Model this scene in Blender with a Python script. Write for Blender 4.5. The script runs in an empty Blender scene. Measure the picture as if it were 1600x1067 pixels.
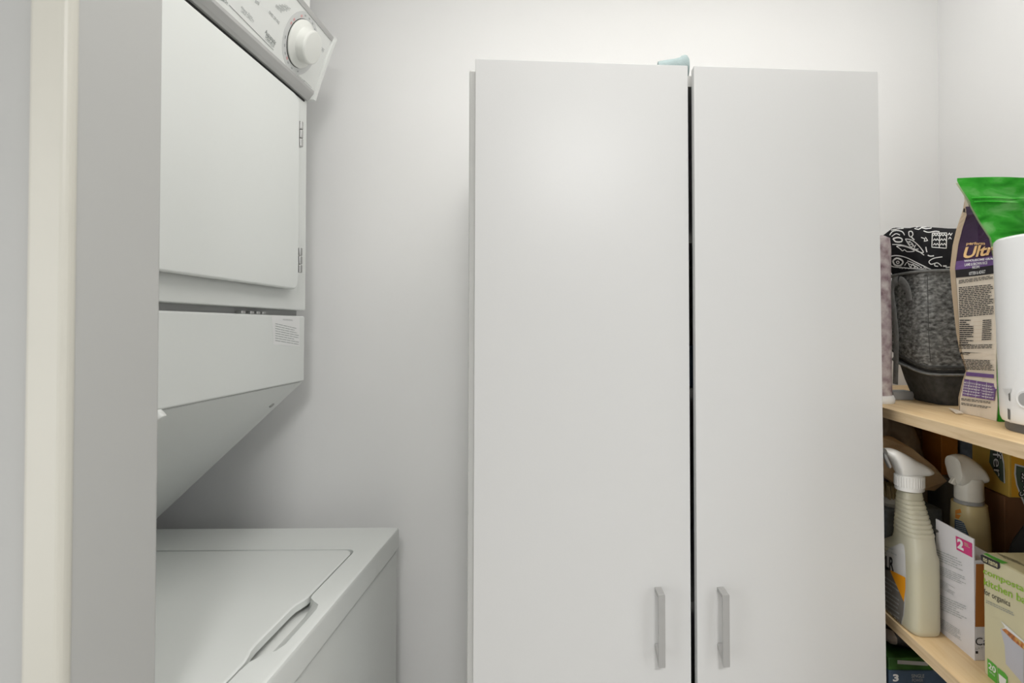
import bpy, bmesh, math, random
from mathutils import Vector, Matrix
from mathutils.bvhtree import BVHTree
from mathutils.geometry import tessellate_polygon

S = bpy.context.scene
C = S.collection
random.seed(7)

# ---------------------------------------------------------------- camera, light, exposure
F = 850.0; CX = 905.0; CY = 499.1; PITCH = math.radians(0.8); H = 1.376
cd = bpy.data.cameras.new('camera'); cam = bpy.data.objects.new('camera', cd); C.objects.link(cam)
cd.sensor_width = 36; cd.lens = F / 1600 * 36
cd.shift_x = -(CX - 800) / 1600; cd.shift_y = (CY - 533.5) / 1600
cd.clip_start = 0.02
cam.location = (0, 0, H); cam.rotation_euler = (math.pi / 2 + PITCH, 0, 0)
cd.dof.use_dof = True; cd.dof.focus_distance = 0.95; cd.dof.aperture_fstop = 5.0
S.camera = cam
w = bpy.data.worlds.new('world'); S.world = w; w.use_nodes = True
w.node_tree.nodes['Background'].inputs[0].default_value = (0.9, 0.95, 1, 1)
w.node_tree.nodes['Background'].inputs[1].default_value = 0.3
S.view_settings.view_transform = 'Standard'; S.view_settings.look = 'None'
S.view_settings.gamma = 1; S.view_settings.use_curve_mapping = False
S.view_settings.exposure = 0.13

def area(name, loc, rot, sx, sy, power, col=(1, 1, 1), shape='RECTANGLE'):
    l = bpy.data.lights.new(name, 'AREA'); l.shape = shape; l.size = sx; l.size_y = sy
    l.energy = power; l.color = col
    o = bpy.data.objects.new(name, l); C.objects.link(o); o.location = loc; o.rotation_euler = rot
    return o
# long ceiling lamp of the laundry room, round ceiling lamp of the hall, two unseen fill lights added at the hall sides
area('laundry_lamp_light', (0.14, 0.70, 2.36), (0, 0, 0), 1.1, 0.24, 3.0, (1, 0.99, 0.985))
area('added_fill', (-1.58, -0.75, 1.30), (0, math.radians(-90), 0), 1.5, 1.2, 11, (0.98, 0.99, 1))  # added fill from the left for the shelves, source out of view
area('hall_lamp_light', (0.26, -1.19, 2.33), (0, 0, 0), 0.42, 0.42, 29, (1, 0.99, 0.98), 'DISK')
area('added_fill', (1.58, -0.9, 1.45), (0, math.radians(90), 0), 1.5, 1.3, 10, (0.97, 0.985, 1))  # added fill from the right for the machine side, source out of view

# ---------------------------------------------------------------- materials
def mat(name, col, rough=0.5, spec=0.5, metal=0, noise=0, nscale=8, bump=0, bscale=200, trans=0, emit=0, sub=0, alpha=1, coat=0):
    m = bpy.data.materials.new(name); m.use_nodes = True
    nt = m.node_tree; b = nt.nodes['Principled BSDF']
    b.inputs['Base Color'].default_value = (*col, 1); b.inputs['Roughness'].default_value = rough
    b.inputs['Specular IOR Level'].default_value = spec; b.inputs['Metallic'].default_value = metal
    b.inputs['Transmission Weight'].default_value = trans
    b.inputs['Coat Weight'].default_value = coat
    tc = nt.nodes.new('ShaderNodeTexCoord')
    if noise:
        n = nt.nodes.new('ShaderNodeTexNoise'); n.inputs['Scale'].default_value = nscale; n.inputs['Detail'].default_value = 4
        nt.links.new(tc.outputs['Object'], n.inputs['Vector'])
        r = nt.nodes.new('ShaderNodeValToRGB')
        r.color_ramp.elements[0].position = 0.3; r.color_ramp.elements[1].position = 0.7
        r.color_ramp.elements[0].color = (*[c * (1 - noise) for c in col], 1)
        r.color_ramp.elements[1].color = (*[min(1, c * (1 + noise)) for c in col], 1)
        nt.links.new(n.outputs['Fac'], r.inputs['Fac']); nt.links.new(r.outputs['Color'], b.inputs['Base Color'])
    if bump:
        n2 = nt.nodes.new('ShaderNodeTexNoise'); n2.inputs['Scale'].default_value = bscale; n2.inputs['Detail'].default_value = 3
        nt.links.new(tc.outputs['Object'], n2.inputs['Vector'])
        bp = nt.nodes.new('ShaderNodeBump'); bp.inputs['Strength'].default_value = bump; bp.inputs['Distance'].default_value = 0.002
        nt.links.new(n2.outputs['Fac'], bp.inputs['Height']); nt.links.new(bp.outputs['Normal'], b.inputs['Normal'])
    if emit:
        b.inputs['Emission Color'].default_value = (*col, 1); b.inputs['Emission Strength'].default_value = emit
    return m

def ramp_mat(name, cols, scale, stretch=(1, 1, 1), rough=0.6, detail=5, dist=0, bump=0, spec=0.4):
    m = mat(name, cols[0], rough, spec); nt = m.node_tree; b = nt.nodes['Principled BSDF']
    tc = [n for n in nt.nodes if n.type == 'TEX_COORD'][0]
    mp = nt.nodes.new('ShaderNodeMapping'); mp.inputs['Scale'].default_value = stretch
    n = nt.nodes.new('ShaderNodeTexNoise'); n.inputs['Scale'].default_value = scale; n.inputs['Detail'].default_value = detail
    n.inputs['Distortion'].default_value = dist
    r = nt.nodes.new('ShaderNodeValToRGB'); cr = r.color_ramp
    while len(cr.elements) < len(cols): cr.elements.new(0.5)
    for i, c in enumerate(cols):
        cr.elements[i].position = 0.3 + 0.4 * i / (len(cols) - 1); cr.elements[i].color = (*c, 1)
    nt.links.new(tc.outputs['Object'], mp.inputs['Vector']); nt.links.new(mp.outputs['Vector'], n.inputs['Vector'])
    nt.links.new(n.outputs['Fac'], r.inputs['Fac']); nt.links.new(r.outputs['Color'], b.inputs['Base Color'])
    if bump:
        bp = nt.nodes.new('ShaderNodeBump'); bp.inputs['Strength'].default_value = bump; bp.inputs['Distance'].default_value = 0.002
        nt.links.new(n.outputs['Fac'], bp.inputs['Height']); nt.links.new(bp.outputs['Normal'], b.inputs['Normal'])
    return m

M = dict(
    wall=mat('wall_paint', (0.895, 0.893, 0.885), 0.7, 0.3, noise=0.012, nscale=3, bump=0.05, bscale=90),
    hall=mat('hall_paint', (0.47, 0.47, 0.455), 0.7, 0.3, noise=0.012, nscale=3),
    ceil=mat('ceiling_paint', (0.86, 0.86, 0.85), 0.8, 0.2, bump=0.1, bscale=60),
    floor=ramp_mat('floor_tile', [(0.58, 0.56, 0.53), (0.68, 0.66, 0.62)], 5, rough=0.45),
    trim=mat('trim_cream', (0.60, 0.582, 0.515), 0.4, 0.5, noise=0.01, nscale=20),
    enamel=mat('appliance_enamel', (0.78, 0.80, 0.775), 0.32, 0.5, noise=0.006, nscale=6, bump=0.02, bscale=500),
    plastic=mat('white_plastic', (0.80, 0.815, 0.79), 0.38, 0.5, bump=0.02, bscale=300),
    knob=mat('knob_plastic', (0.78, 0.79, 0.75), 0.35, 0.5),
    silver=mat('silver_trim', (0.50, 0.50, 0.49), 0.42, 0.5, metal=0.35),
    dark=mat('gap_shade', (0.04, 0.04, 0.038), 0.8, 0.2),  # near-black that stands in for shade in narrow gaps
    ink=mat('grey_ink', (0.30, 0.32, 0.31), 0.7, 0.2),
    inkp=mat('pale_ink', (0.42, 0.44, 0.43), 0.7, 0.2),
    red=mat('red_ink', (0.72, 0.42, 0.41), 0.7, 0.2),
    ring=mat('dial_ring_ink', (0.66, 0.67, 0.66), 0.5, 0.3),
    chrome=mat('zinc_hinge', (0.45, 0.45, 0.44), 0.35, 0.5, metal=0.7),
    melamine=mat('white_melamine', (0.655, 0.654, 0.645), 0.34, 0.40, noise=0.006, nscale=3, bump=0.03, bscale=350),
    carcass=mat('carcass_melamine', (0.62, 0.62, 0.60), 0.5, 0.4, noise=0.01, nscale=5),
    alu=mat('brushed_aluminium', (0.40, 0.395, 0.385), 0.5, 0.3, metal=0.15, noise=0.02, nscale=60),
    cloth=mat('pale_teal_cloth', (0.36, 0.44, 0.44), 0.9, 0.1, noise=0.06, nscale=60, bump=0.4, bscale=500),
    wood=ramp_mat('birch_board', [(0.66, 0.46, 0.235), (0.77, 0.56, 0.31), (0.82, 0.63, 0.38)], 14, (6, 0.6, 6), 0.5, 6, 0.6),
    woodedge=ramp_mat('birch_edge_band', [(0.56, 0.40, 0.225), (0.66, 0.495, 0.30), (0.71, 0.545, 0.345)], 30, (6, 0.4, 6), 0.5, 6, 0.4),
    brown=mat('cardboard_shaded_wood', (0.27, 0.13, 0.06), 0.8, 0.2, noise=0.1, nscale=14),
    heather=ramp_mat('heather_grey_canvas', [(0.07, 0.07, 0.067), (0.19, 0.19, 0.182), (0.38, 0.38, 0.36)], 130, (1, 1, 1.7), 0.95, 6, 0.2, 0.5, 0.1),
    black=mat('black_fabric', (0.018, 0.018, 0.02), 0.9, 0.15, noise=0.2, nscale=90, bump=0.3, bscale=600),
    darkcanvas=mat('charcoal_canvas', (0.085, 0.085, 0.082), 0.9, 0.15, noise=0.25, nscale=90, bump=0.5, bscale=400),
    greystrap=mat('grey_webbing', (0.22, 0.22, 0.212), 0.9, 0.15, noise=0.2, nscale=120, bump=0.4, bscale=500),
    white=mat('white_print', (0.80, 0.80, 0.78), 0.8, 0.2),
    kraft=mat('kraft_paper', (0.77, 0.68, 0.56), 0.62, 0.35, noise=0.05, nscale=25, bump=0.12, bscale=70),
    kraftedge=mat('kraft_fold', (0.62, 0.485, 0.335), 0.62, 0.35, noise=0.06, nscale=25),
    purple=mat('aubergine_print', (0.05, 0.022, 0.065), 0.4, 0.5, noise=0.15, nscale=20),
    violet=mat('violet_print', (0.16, 0.085, 0.25), 0.45, 0.5, noise=0.08, nscale=20),
    blackp=mat('black_print', (0.02, 0.018, 0.02), 0.5, 0.4),
    orangep=mat('orange_print', (0.80, 0.40, 0.08), 0.5, 0.4),
    goldp=mat('gold_print', (0.85, 0.56, 0.26), 0.45, 0.4),
    green=ramp_mat('green_foil', [(0.02, 0.34, 0.015), (0.07, 0.58, 0.05), (0.30, 0.74, 0.24)], 22, (1, 1, 2.4), 0.28, 4, 0.5, 0.25, 0.6),
    greengrass=ramp_mat('grass_print', [(0.01, 0.10, 0.01), (0.06, 0.40, 0.03), (0.25, 0.6, 0.15)], 60, (3, 1, 1), 0.35, 4, 0.6),
    device=mat('glossy_white_plastic', (0.82, 0.82, 0.815), 0.25, 0.5, coat=0.2),
    slate=mat('dark_grey_plastic', (0.12, 0.118, 0.115), 0.5, 0.4),
    sprayer=mat('sprayer_white', (0.82, 0.81, 0.775), 0.3, 0.5, noise=0.01, nscale=30),
    cap2=mat('sprayer_offwhite', (0.84, 0.81, 0.72), 0.32, 0.5, noise=0.04, nscale=40),
    bottle=mat('clear_yellow_plastic', (0.89, 0.85, 0.67), 0.30, 0.5, trans=0.5),
    liquid=mat('pale_yellow_liquid', (0.55, 0.51, 0.30), 0.4, 0.5),
    amber=mat('amber_plastic', (0.82, 0.68, 0.36), 0.25, 0.5, trans=0.25, noise=0.12, nscale=18),
    labelg=mat('label_grey', (0.20, 0.185, 0.165), 0.5, 0.4),
    labelw=mat('label_white', (0.66, 0.65, 0.63), 0.5, 0.4),
    labelo=mat('label_orange', (0.83, 0.33, 0.01), 0.5, 0.4),
    cardw=mat('white_card', (0.74, 0.72, 0.74), 0.5, 0.4, noise=0.01, nscale=20),
    cream=mat('cream_card', (0.62, 0.57, 0.37), 0.5, 0.4, noise=0.02, nscale=20),
    creamtop=mat('cream_card_top', (0.66, 0.60, 0.36), 0.5, 0.4, noise=0.02, nscale=20),
    magenta=mat('magenta_print', (0.62, 0.045, 0.20), 0.5, 0.4),
    limeg=mat('lime_print', (0.28, 0.50, 0.035), 0.5, 0.4),
    leafg=mat('leaf_green_print', (0.10, 0.42, 0.05), 0.5, 0.4),
    rust=mat('rust_print', (0.42, 0.15, 0.03), 0.5, 0.4),
    bin=mat('bin_print', (0.50, 0.50, 0.55), 0.5, 0.4),
    food=ramp_mat('food_print', [(0.10, 0.05, 0.03), (0.55, 0.18, 0.04), (0.6, 0.45, 0.15)], 160, rough=0.5),
    gold=mat('mustard_card', (0.76, 0.50, 0.10), 0.45, 0.45, noise=0.04, nscale=20),
    orange=mat('orange_card', (0.92, 0.48, 0.04), 0.45, 0.45, noise=0.03, nscale=20),
    grunge=mat('grey_green_print', (0.10, 0.14, 0.10), 0.5, 0.4),
    film=ramp_mat('smoky_plastic_film', [(0.18, 0.15, 0.13), (0.38, 0.325, 0.285), (0.58, 0.51, 0.46)], 18, (1, 1, 1), 0.25, 5, 1.2, 0.4, 0.6),
    tan=ramp_mat('tan_paper', [(0.58, 0.40, 0.23), (0.74, 0.55, 0.35)], 12, (1, 1, 5), 0.6, 4, 0.5),
    bluegrey=mat('blue_grey_fabric', (0.20, 0.225, 0.25), 0.8, 0.2, noise=0.3, nscale=60, bump=0.4, bscale=200),
    navy=mat('navy_card', (0.06, 0.10, 0.16), 0.5, 0.4, noise=0.15, nscale=40),
    rustbox=mat('orange_brown_card', (0.66, 0.25, 0.04), 0.6, 0.3, noise=0.08, nscale=20),
    pinkfl=ramp_mat('mottled_pink_wrap', [(0.20, 0.13, 0.15), (0.42, 0.35, 0.36), (0.6, 0.56, 0.55)], 60, rough=0.5),
    bristle=mat('straw_bristle', (0.55, 0.45, 0.25), 0.8, 0.2),
    greybox=mat('grey_plastic', (0.36, 0.36, 0.355), 0.5, 0.4),
    beige=mat('taupe_vinyl', (0.26, 0.22, 0.19), 0.5, 0.4, noise=0.1, nscale=20),
    glow=mat('lamp_diffuser', (1, 0.97, 0.92), 0.5, 0.2, emit=4),
    blackbag=mat('black_nylon', (0.02, 0.02, 0.022), 0.45, 0.4, noise=0.3, nscale=20, bump=0.5, bscale=40),
)

# ---------------------------------------------------------------- geometry helpers
def ray(px, py):
    x = (px - CX) / F; z = (CY - py) / F; c, s = math.cos(PITCH), math.sin(PITCH)
    return Vector((x, c - s * z, s + c * z))
EYE = Vector((0, 0, H))
def P(px, py, Y):
    d = ray(px, py); return EYE + d * (Y / d.y)
def plane(p0, n):
    p0 = Vector(p0); n = Vector(n).normalized()
    def f(px, py):
        d = ray(px, py); t = (p0 - EYE).dot(n) / d.dot(n)
        return EYE + d * t, n
    f.flat = True
    return f
def bvh_of(o):
    off = OFF.get(o.name, Vector())
    bm = bmesh.new(); bm.from_mesh(o.data); b = BVHTree.FromBMesh(bm); bm.free()
    def f(px, py):
        d = ray(px, py).normalized()
        loc, n, i, dist = b.ray_cast(EYE - off, d)
        if loc is None:
            loc, n, i, dist = b.find_nearest(EYE - off + d * f.last)
        else: f.last = dist
        if n.dot(d) > 0: n = -n
        return loc + off, n
    f.last = 1.0; f.flat = False
    return f

OFF = {}
def obj(name, geo, m, parent=None, smooth=False, loc=None):
    me = bpy.data.meshes.new(name)
    off = Vector(loc) if loc is not None else (OFF[parent.name].copy() if parent else Vector())
    if isinstance(geo, bmesh.types.BMesh):
        bmesh.ops.recalc_face_normals(geo, faces=geo.faces)
        geo.to_mesh(me); geo.free()
    else:
        me.from_pydata([tuple(v) for v in geo[0]], [], geo[1])
    me.transform(Matrix.Translation(-off)); me.update()
    ms = m if isinstance(m, (list, tuple)) else [m]
    for x in ms: me.materials.append(x)
    if smooth:
        me.polygons.foreach_set('use_smooth', [True] * len(me.polygons))
        try: me.set_sharp_from_angle(angle=math.radians(40))
        except Exception: pass
    o = bpy.data.objects.new(name, me); C.objects.link(o); OFF[o.name] = off
    if parent: o.parent = parent
    else: o.location = off
    if smooth: wn = o.modifiers.new('weighted_normal', 'WEIGHTED_NORMAL'); wn.keep_sharp = True; wn.weight = 100
    return o
def thing(name, loc, label, cat, group=None):
    o = bpy.data.objects.new(name, None); C.objects.link(o); o.location = loc; o.empty_display_size = 0.05
    OFF[o.name] = Vector(loc); tag(o, label, cat, group); return o
def tag(o, label, cat, group=None):
    o['label'] = label; o['category'] = cat
    if group: o['group'] = group
    return o
def struct(name, geo, m, parent=None):
    o = obj(name, geo, m, parent); o['kind'] = 'structure'; return o

def box(x0, x1, y0, y1, z0, z1, bev=0, seg=2, mtx=None, bm=None):
    b = bmesh.new()
    vs = [b.verts.new((x, y, z)) for x in (x0, x1) for y in (y0, y1) for z in (z0, z1)]
    for f in ((0, 1, 3, 2), (4, 6, 7, 5), (0, 4, 5, 1), (2, 3, 7, 6), (0, 2, 6, 4), (1, 5, 7, 3)):
        b.faces.new([vs[i] for i in f])
    if bev: bmesh.ops.bevel(b, geom=b.edges[:] , offset=bev, segments=seg, profile=0.5, affect='EDGES')
    if mtx is not None: bmesh.ops.transform(b, matrix=mtx, verts=b.verts)
    if bm is None: return b
    me = bpy.data.meshes.new('t'); b.to_mesh(me); b.free(); bm.from_mesh(me); bpy.data.meshes.remove(me); return bm
def rot_at(x, y, deg):
    return Matrix.Translation((x, y, 0)) @ Matrix.Rotation(math.radians(deg), 4, 'Z') @ Matrix.Translation((-x, -y, 0))

def prism(pts, ext, bev=0, seg=2, bm=None):
    """closed loop of 3-D points extruded along the vector ext"""
    b = bmesh.new(); e = Vector(ext)
    a = [b.verts.new(p) for p in pts]; c = [b.verts.new(Vector(p) + e) for p in pts]
    n = len(pts)
    fa = b.faces.new(a); fc = b.faces.new(c[::-1])
    for i in range(n): b.faces.new((a[i], a[(i + 1) % n], c[(i + 1) % n], c[i]))
    bmesh.ops.recalc_face_normals(b, faces=b.faces)
    if bev:
        es = [ed for ed in b.edges if fa in ed.link_faces or fc in ed.link_faces]
        bmesh.ops.bevel(b, geom=es, offset=bev, segments=seg, profile=0.5, affect='EDGES')
    if bm is None: return b
    me = bpy.data.meshes.new('t'); b.to_mesh(me); b.free(); bm.from_mesh(me); bpy.data.meshes.remove(me); return bm

def loft(rings, cap=True, bm=None, close=True):
    b = bm or bmesh.new()
    R = [[b.verts.new(p) for p in r] for r in rings]
    n = len(R[0])
    for i in range(len(R) - 1):
        for j in range(n if close else n - 1):
            b.faces.new((R[i][j], R[i][(j + 1) % n], R[i + 1][(j + 1) % n], R[i + 1][j]))
    if cap and close:
        b.faces.new(R[0][::-1]); b.faces.new(R[-1])
    return b
def ring(c, U, V, n=24, e=2.0):
    c, U, V = Vector(c), Vector(U), Vector(V); out = []
    for i in range(n):
        a = 2 * math.pi * i / n; x, y = math.cos(a), math.sin(a)
        x = math.copysign(abs(x) ** (2 / e), x); y = math.copysign(abs(y) ** (2 / e), y)
        out.append(c + U * x + V * y)
    return out
def lathe(c, axis, prof, n=32, bm=None):
    """prof: list of (radius, height along axis)"""
    ax = Vector(axis).normalized(); U = ax.orthogonal().normalized(); V = ax.cross(U); c = Vector(c)
    return loft([ring(c + ax * h, U * r, V * r, n) for r, h in prof], True, bm)
def tube(pts, r, n=8, bm=None, flat=None, closed=False):
    pts = [Vector(p) for p in pts]; rings = []
    N = len(pts)
    for i, p in enumerate(pts):
        t = (pts[(i + 1) % N] - pts[i - 1]) if closed else (pts[min(i + 1, N - 1)] - pts[max(i - 1, 0)])
        if t.length < 1e-9: t = Vector((0, 0, 1))
        t.normalize()
        ref = Vector(flat) if flat else (Vector((0, 0, 1)) if abs(t.z) < 0.9 else Vector((1, 0, 0)))
        V = t.cross(ref)
        if V.length < 1e-6: V = t.orthogonal()
        V.normalize(); U = V.cross(t).normalized()
        ru, rv = r if isinstance(r, tuple) else (r, r)
        rings.append(ring(p, U * ru, V * rv, n))
    if closed: rings.append(rings[0])
    return loft(rings, not closed, bm)
def smooth_path(pts, k=6):
    out = []; n = len(pts); pts = [Vector(p) for p in pts]
    for i in range(n - 1):
        a, b, c, d = pts[max(i - 1, 0)], pts[i], pts[i + 1], pts[min(i + 2, n - 1)]
        for j in range(k):
            t = j / k
            out.append(0.5 * ((2 * b) + (c - a) * t + (2 * a - 5 * b + 4 * c - d) * t * t + (3 * b - a - 3 * c + d) * t ** 3))
    out.append(pts[-1]); return out

# ---------------------------------------------------------------- print helpers
_tc = {}
def glyphs(s, weight=0.0):
    k = (s, weight)
    if k in _tc: return _tc[k]
    cu = bpy.data.curves.new('t', 'FONT'); cu.body = s; cu.resolution_u = 3; cu.offset = weight
    o = bpy.data.objects.new('t', cu); C.objects.link(o)
    dg = bpy.context.evaluated_depsgraph_get(); me = bpy.data.meshes.new_from_object(o.evaluated_get(dg))
    vs = [v.co.copy() for v in me.vertices]; fs = [tuple(p.vertices) for p in me.polygons]
    bpy.data.objects.remove(o); bpy.data.curves.remove(cu); bpy.data.meshes.remove(me)
    x0 = min(v.x for v in vs); x1 = max(v.x for v in vs); y0 = min(v.y for v in vs); y1 = max(v.y for v in vs)
    vs = [((v.x - x0) / (x1 - x0), (v.y - y0) / (y1 - y0)) for v in vs]
    _tc[k] = (vs, fs); return _tc[k]
def text_lines(n, seed=1, fill=0.45, minw=0.6, word=0.09):
    """rows of small words too fine to read"""
    r = random.Random(seed); vs, fs = [], []
    for i in range(n):
        y1 = 1 - i / n; y0 = y1 - fill / n; x = 0; end = minw + (1 - minw) * r.random() if r.random() < 0.5 else 1
        while x < end:
            x2 = min(end, x + word * (0.4 + r.random())); k = len(vs)
            vs += [(x, y0), (x2, y0), (x2, y1), (x, y1)]; fs.append((k, k + 1, k + 2, k + 3)); x = x2 + 0.02
    return vs, fs
QUAD = ([(0, 0), (1, 0), (1, 1), (0, 1)], [(0, 1, 2, 3)])
def grid(nx, ny):
    vs = [(i / nx, j / ny) for j in range(ny + 1) for i in range(nx + 1)]
    fs = [(j * (nx + 1) + i, j * (nx + 1) + i + 1, (j + 1) * (nx + 1) + i + 1, (j + 1) * (nx + 1) + i) for j in range(ny) for i in range(nx)]
    return vs, fs
def printed(name, shape, bl, br, tl, surf, m, parent, off=0.0004, shear=0.0, kind=None):
    """lay a flat unit shape on a surface; bl, br, tl are where its corners fall in the photograph"""
    vs, fs = shape; out = []
    if surf.flat:
        a, n = surf(*bl); b, _ = surf(*br); c, _ = surf(*tl)
        for u, v in vs: out.append(a + (b - a) * (u + shear * v) + (c - a) * v + n * off * (1 if n.dot(EYE - a) > 0 else -1))
    else:
        for u, v in vs:
            u2 = u + shear * v
            px = bl[0] + (br[0] - bl[0]) * u2 + (tl[0] - bl[0]) * v; py = bl[1] + (br[1] - bl[1]) * u2 + (tl[1] - bl[1]) * v
            p, n = surf(px, py); out.append(p + n * off)
    o = obj(name, (out, fs), m, parent)
    if kind: o['kind'] = kind
    return o
def poly_print(name, pts, surf, m, parent, off=0.0004, rows=24, cols=6):
    """filled outline (pixels, each row one span) laid on a surface"""
    if surf.flat:
        out = []
        for p in pts:
            q, n = surf(*p); out.append(q + n * off * (1 if n.dot(EYE - q) > 0 else -1))
        tri = tessellate_polygon([out])
        return obj(name, (out, [tuple(t) for t in tri]), m, parent)
    y0 = min(p[1] for p in pts); y1 = max(p[1] for p in pts); out = []; n = len(pts)
    for r in range(rows + 1):
        y = y0 + (y1 - y0) * (0.002 + 0.996 * r / rows); xs = []
        for i in range(n):
            a, b = pts[i], pts[(i + 1) % n]
            if (a[1] - y) * (b[1] - y) < 0: xs.append(a[0] + (b[0] - a[0]) * (y - a[1]) / (b[1] - a[1]))
        xs = xs or [pts[0][0]]
        for c in range(cols + 1):
            x = min(xs) + (max(xs) - min(xs)) * c / cols
            q, nn = surf(x, y); out.append(q + nn * off)
    fs = [(r * (cols + 1) + c, r * (cols + 1) + c + 1, (r + 1) * (cols + 1) + c + 1, (r + 1) * (cols + 1) + c) for r in range(rows) for c in range(cols)]
    return obj(name, (out, fs), m, parent)
def stroke_bm(bm, pts, surf, wpx, off=0.0006, sm=True):
    """a drawn line of width wpx pixels lying on a surface"""
    p3 = [Vector((p[0], p[1], 0)) for p in pts]
    if sm and len(p3) > 2: p3 = smooth_path(p3, 4)
    prev = None
    for i, p in enumerate(p3):
        t = p3[min(i + 1, len(p3) - 1)] - p3[max(i - 1, 0)]
        t = t.normalized() if t.length else Vector((1, 0, 0)); nx = Vector((-t.y, t.x, 0)) * wpx / 2
        a, na = surf(p.x + nx.x, p.y + nx.y); b, nb = surf(p.x - nx.x, p.y - nx.y)
        cur = (bm.verts.new(a + na * off), bm.verts.new(b + nb * off))
        if prev: bm.faces.new((prev[0], prev[1], cur[1], cur[0]))
        prev = cur
# ================================================================ SETTING
ZC = 2.44; YB = 1.32; XR = 0.877; JX = -0.454; JN = 0.4777; JF = 0.5892
struct('floor', box(-1.7, 1.7, -2.7, 1.42, -0.1, 0), M['floor'])
struct('ceiling', box(-1.7, 1.7, -2.7, 1.42, ZC, ZC + 0.1), M['ceil'])
struct('wall_back', box(-1.3, XR + 0.1, YB, YB + 0.1, 0, ZC), M['wall'])
struct('wall_right', box(XR, XR + 0.1, JF, YB, 0, ZC), M['wall'])
struct('wall_left', box(-1.3, -1.2, JF, YB, 0, ZC), M['wall'])
struct('wall_front_left', box(-1.6, JX, JN + 0.009, JF, 0, ZC, 0.003), M['hall'])
struct('wall_front_right', box(0.60, 1.6, JN + 0.009, JF, 0, ZC, 0.003), M['hall'])
struct('trim_1', box(-0.4885, -0.4525, JN, JN + 0.014, 0, ZC, 0.0055, 4), M['trim'])
bm = box(-1.7, -1.6, -2.6, JF, 0, 0.60); box(-1.7, -1.6, -2.6, JF, 2.05, ZC, bm=bm); box(-1.7, -1.6, -2.6, -1.4, 0.60, 2.05, bm=bm); box(-1.7, -1.6, -0.1, JF, 0.60, 2.05, bm=bm)
struct('wall_hall_left', bm, M['hall'])
bm = box(-1.66, -1.62, -1.4, -0.1, 0.60, 0.65)
for y0, y1, z0, z1 in ((-1.4, -0.1, 2.0, 2.05), (-1.4, -1.35, 0.65, 2.0), (-0.15, -0.1, 0.65, 2.0), (-0.77, -0.73, 0.65, 2.0)): box(-1.66, -1.62, y0, y1, z0, z1, bm=bm)
struct('added_window_2', bm, M['trim'])  # unseen window frame, made up to go with the left fill light
bm = box(1.6, 1.7, -2.6, JF, 0, 0.75); box(1.6, 1.7, -2.6, JF, 2.15, ZC, bm=bm); box(1.6, 1.7, -2.6, -1.6, 0.75, 2.15, bm=bm); box(1.6, 1.7, -0.2, JF, 0.75, 2.15, bm=bm)
struct('wall_hall_right', bm, M['hall'])
struct('wall_hall_back', box(-1.7, 1.7, -2.7, -2.6, 0, ZC), M['hall'])
bm = box(1.62, 1.66, -1.6, -0.2, 0.75, 0.80)
for y0, y1, z0, z1 in ((-1.6, -0.2, 2.10, 2.15), (-1.6, -1.55, 0.8, 2.1), (-0.25, -0.2, 0.8, 2.1), (-0.92, -0.88, 0.8, 2.1)): box(1.62, 1.66, y0, y1, z0, z1, bm=bm)
struct('added_window_1', bm, M['trim'])  # invented window frame around the right fill light, never in view
lx, ly = 0.26, -1.19
t = thing('ceiling_lamp', (lx, ly, ZC), 'round white flush ceiling lamp in the hall behind the viewer', 'lamp')
obj('base', lathe((lx, ly, ZC), (0, 0, -1), [(0.17, 0.0), (0.17, 0.02), (0.16, 0.03)]), M['plastic'], t, True)
obj('diffuser', lathe((lx, ly, ZC), (0, 0, -1), [(0.155, 0.03), (0.15, 0.055), (0.12, 0.075), (0.06, 0.085), (0.01, 0.088)]), M['glow'], t, True)
t = thing('laundry_lamp', (0.14, 0.70, ZC), 'long white ceiling light over the cabinet', 'lamp')
obj('frame', box(-0.43, 0.71, 0.56, 0.84, ZC - 0.04, ZC, 0.004), M['plastic'], t, True)
obj('diffuser', box(-0.41, 0.69, 0.58, 0.82, ZC - 0.046, ZC - 0.0395), M['glow'], t)

# ================================================================ LAUNDRY MACHINE
DX = -0.606; Y0 = 0.605; Y1 = 1.206; ZT = 0.935; WX = -0.397
lm = thing('laundry_machine', (DX, Y1, 0), 'white stacked washer and dryer standing behind the left door jamb', 'washing machine')
lm.rotation_euler.z = math.radians(1.0)   # set a little askew
obj('dryer_cabinet', box(-1.10, DX, Y0, Y1, 1.412, 2.0, 0.004), M['enamel'], lm, True)
obj('gap_strip', box(-1.08, DX - 0.018, Y0 + 0.004, Y1 - 0.006, 1.395, 1.4125), M['greybox'], lm)
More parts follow.
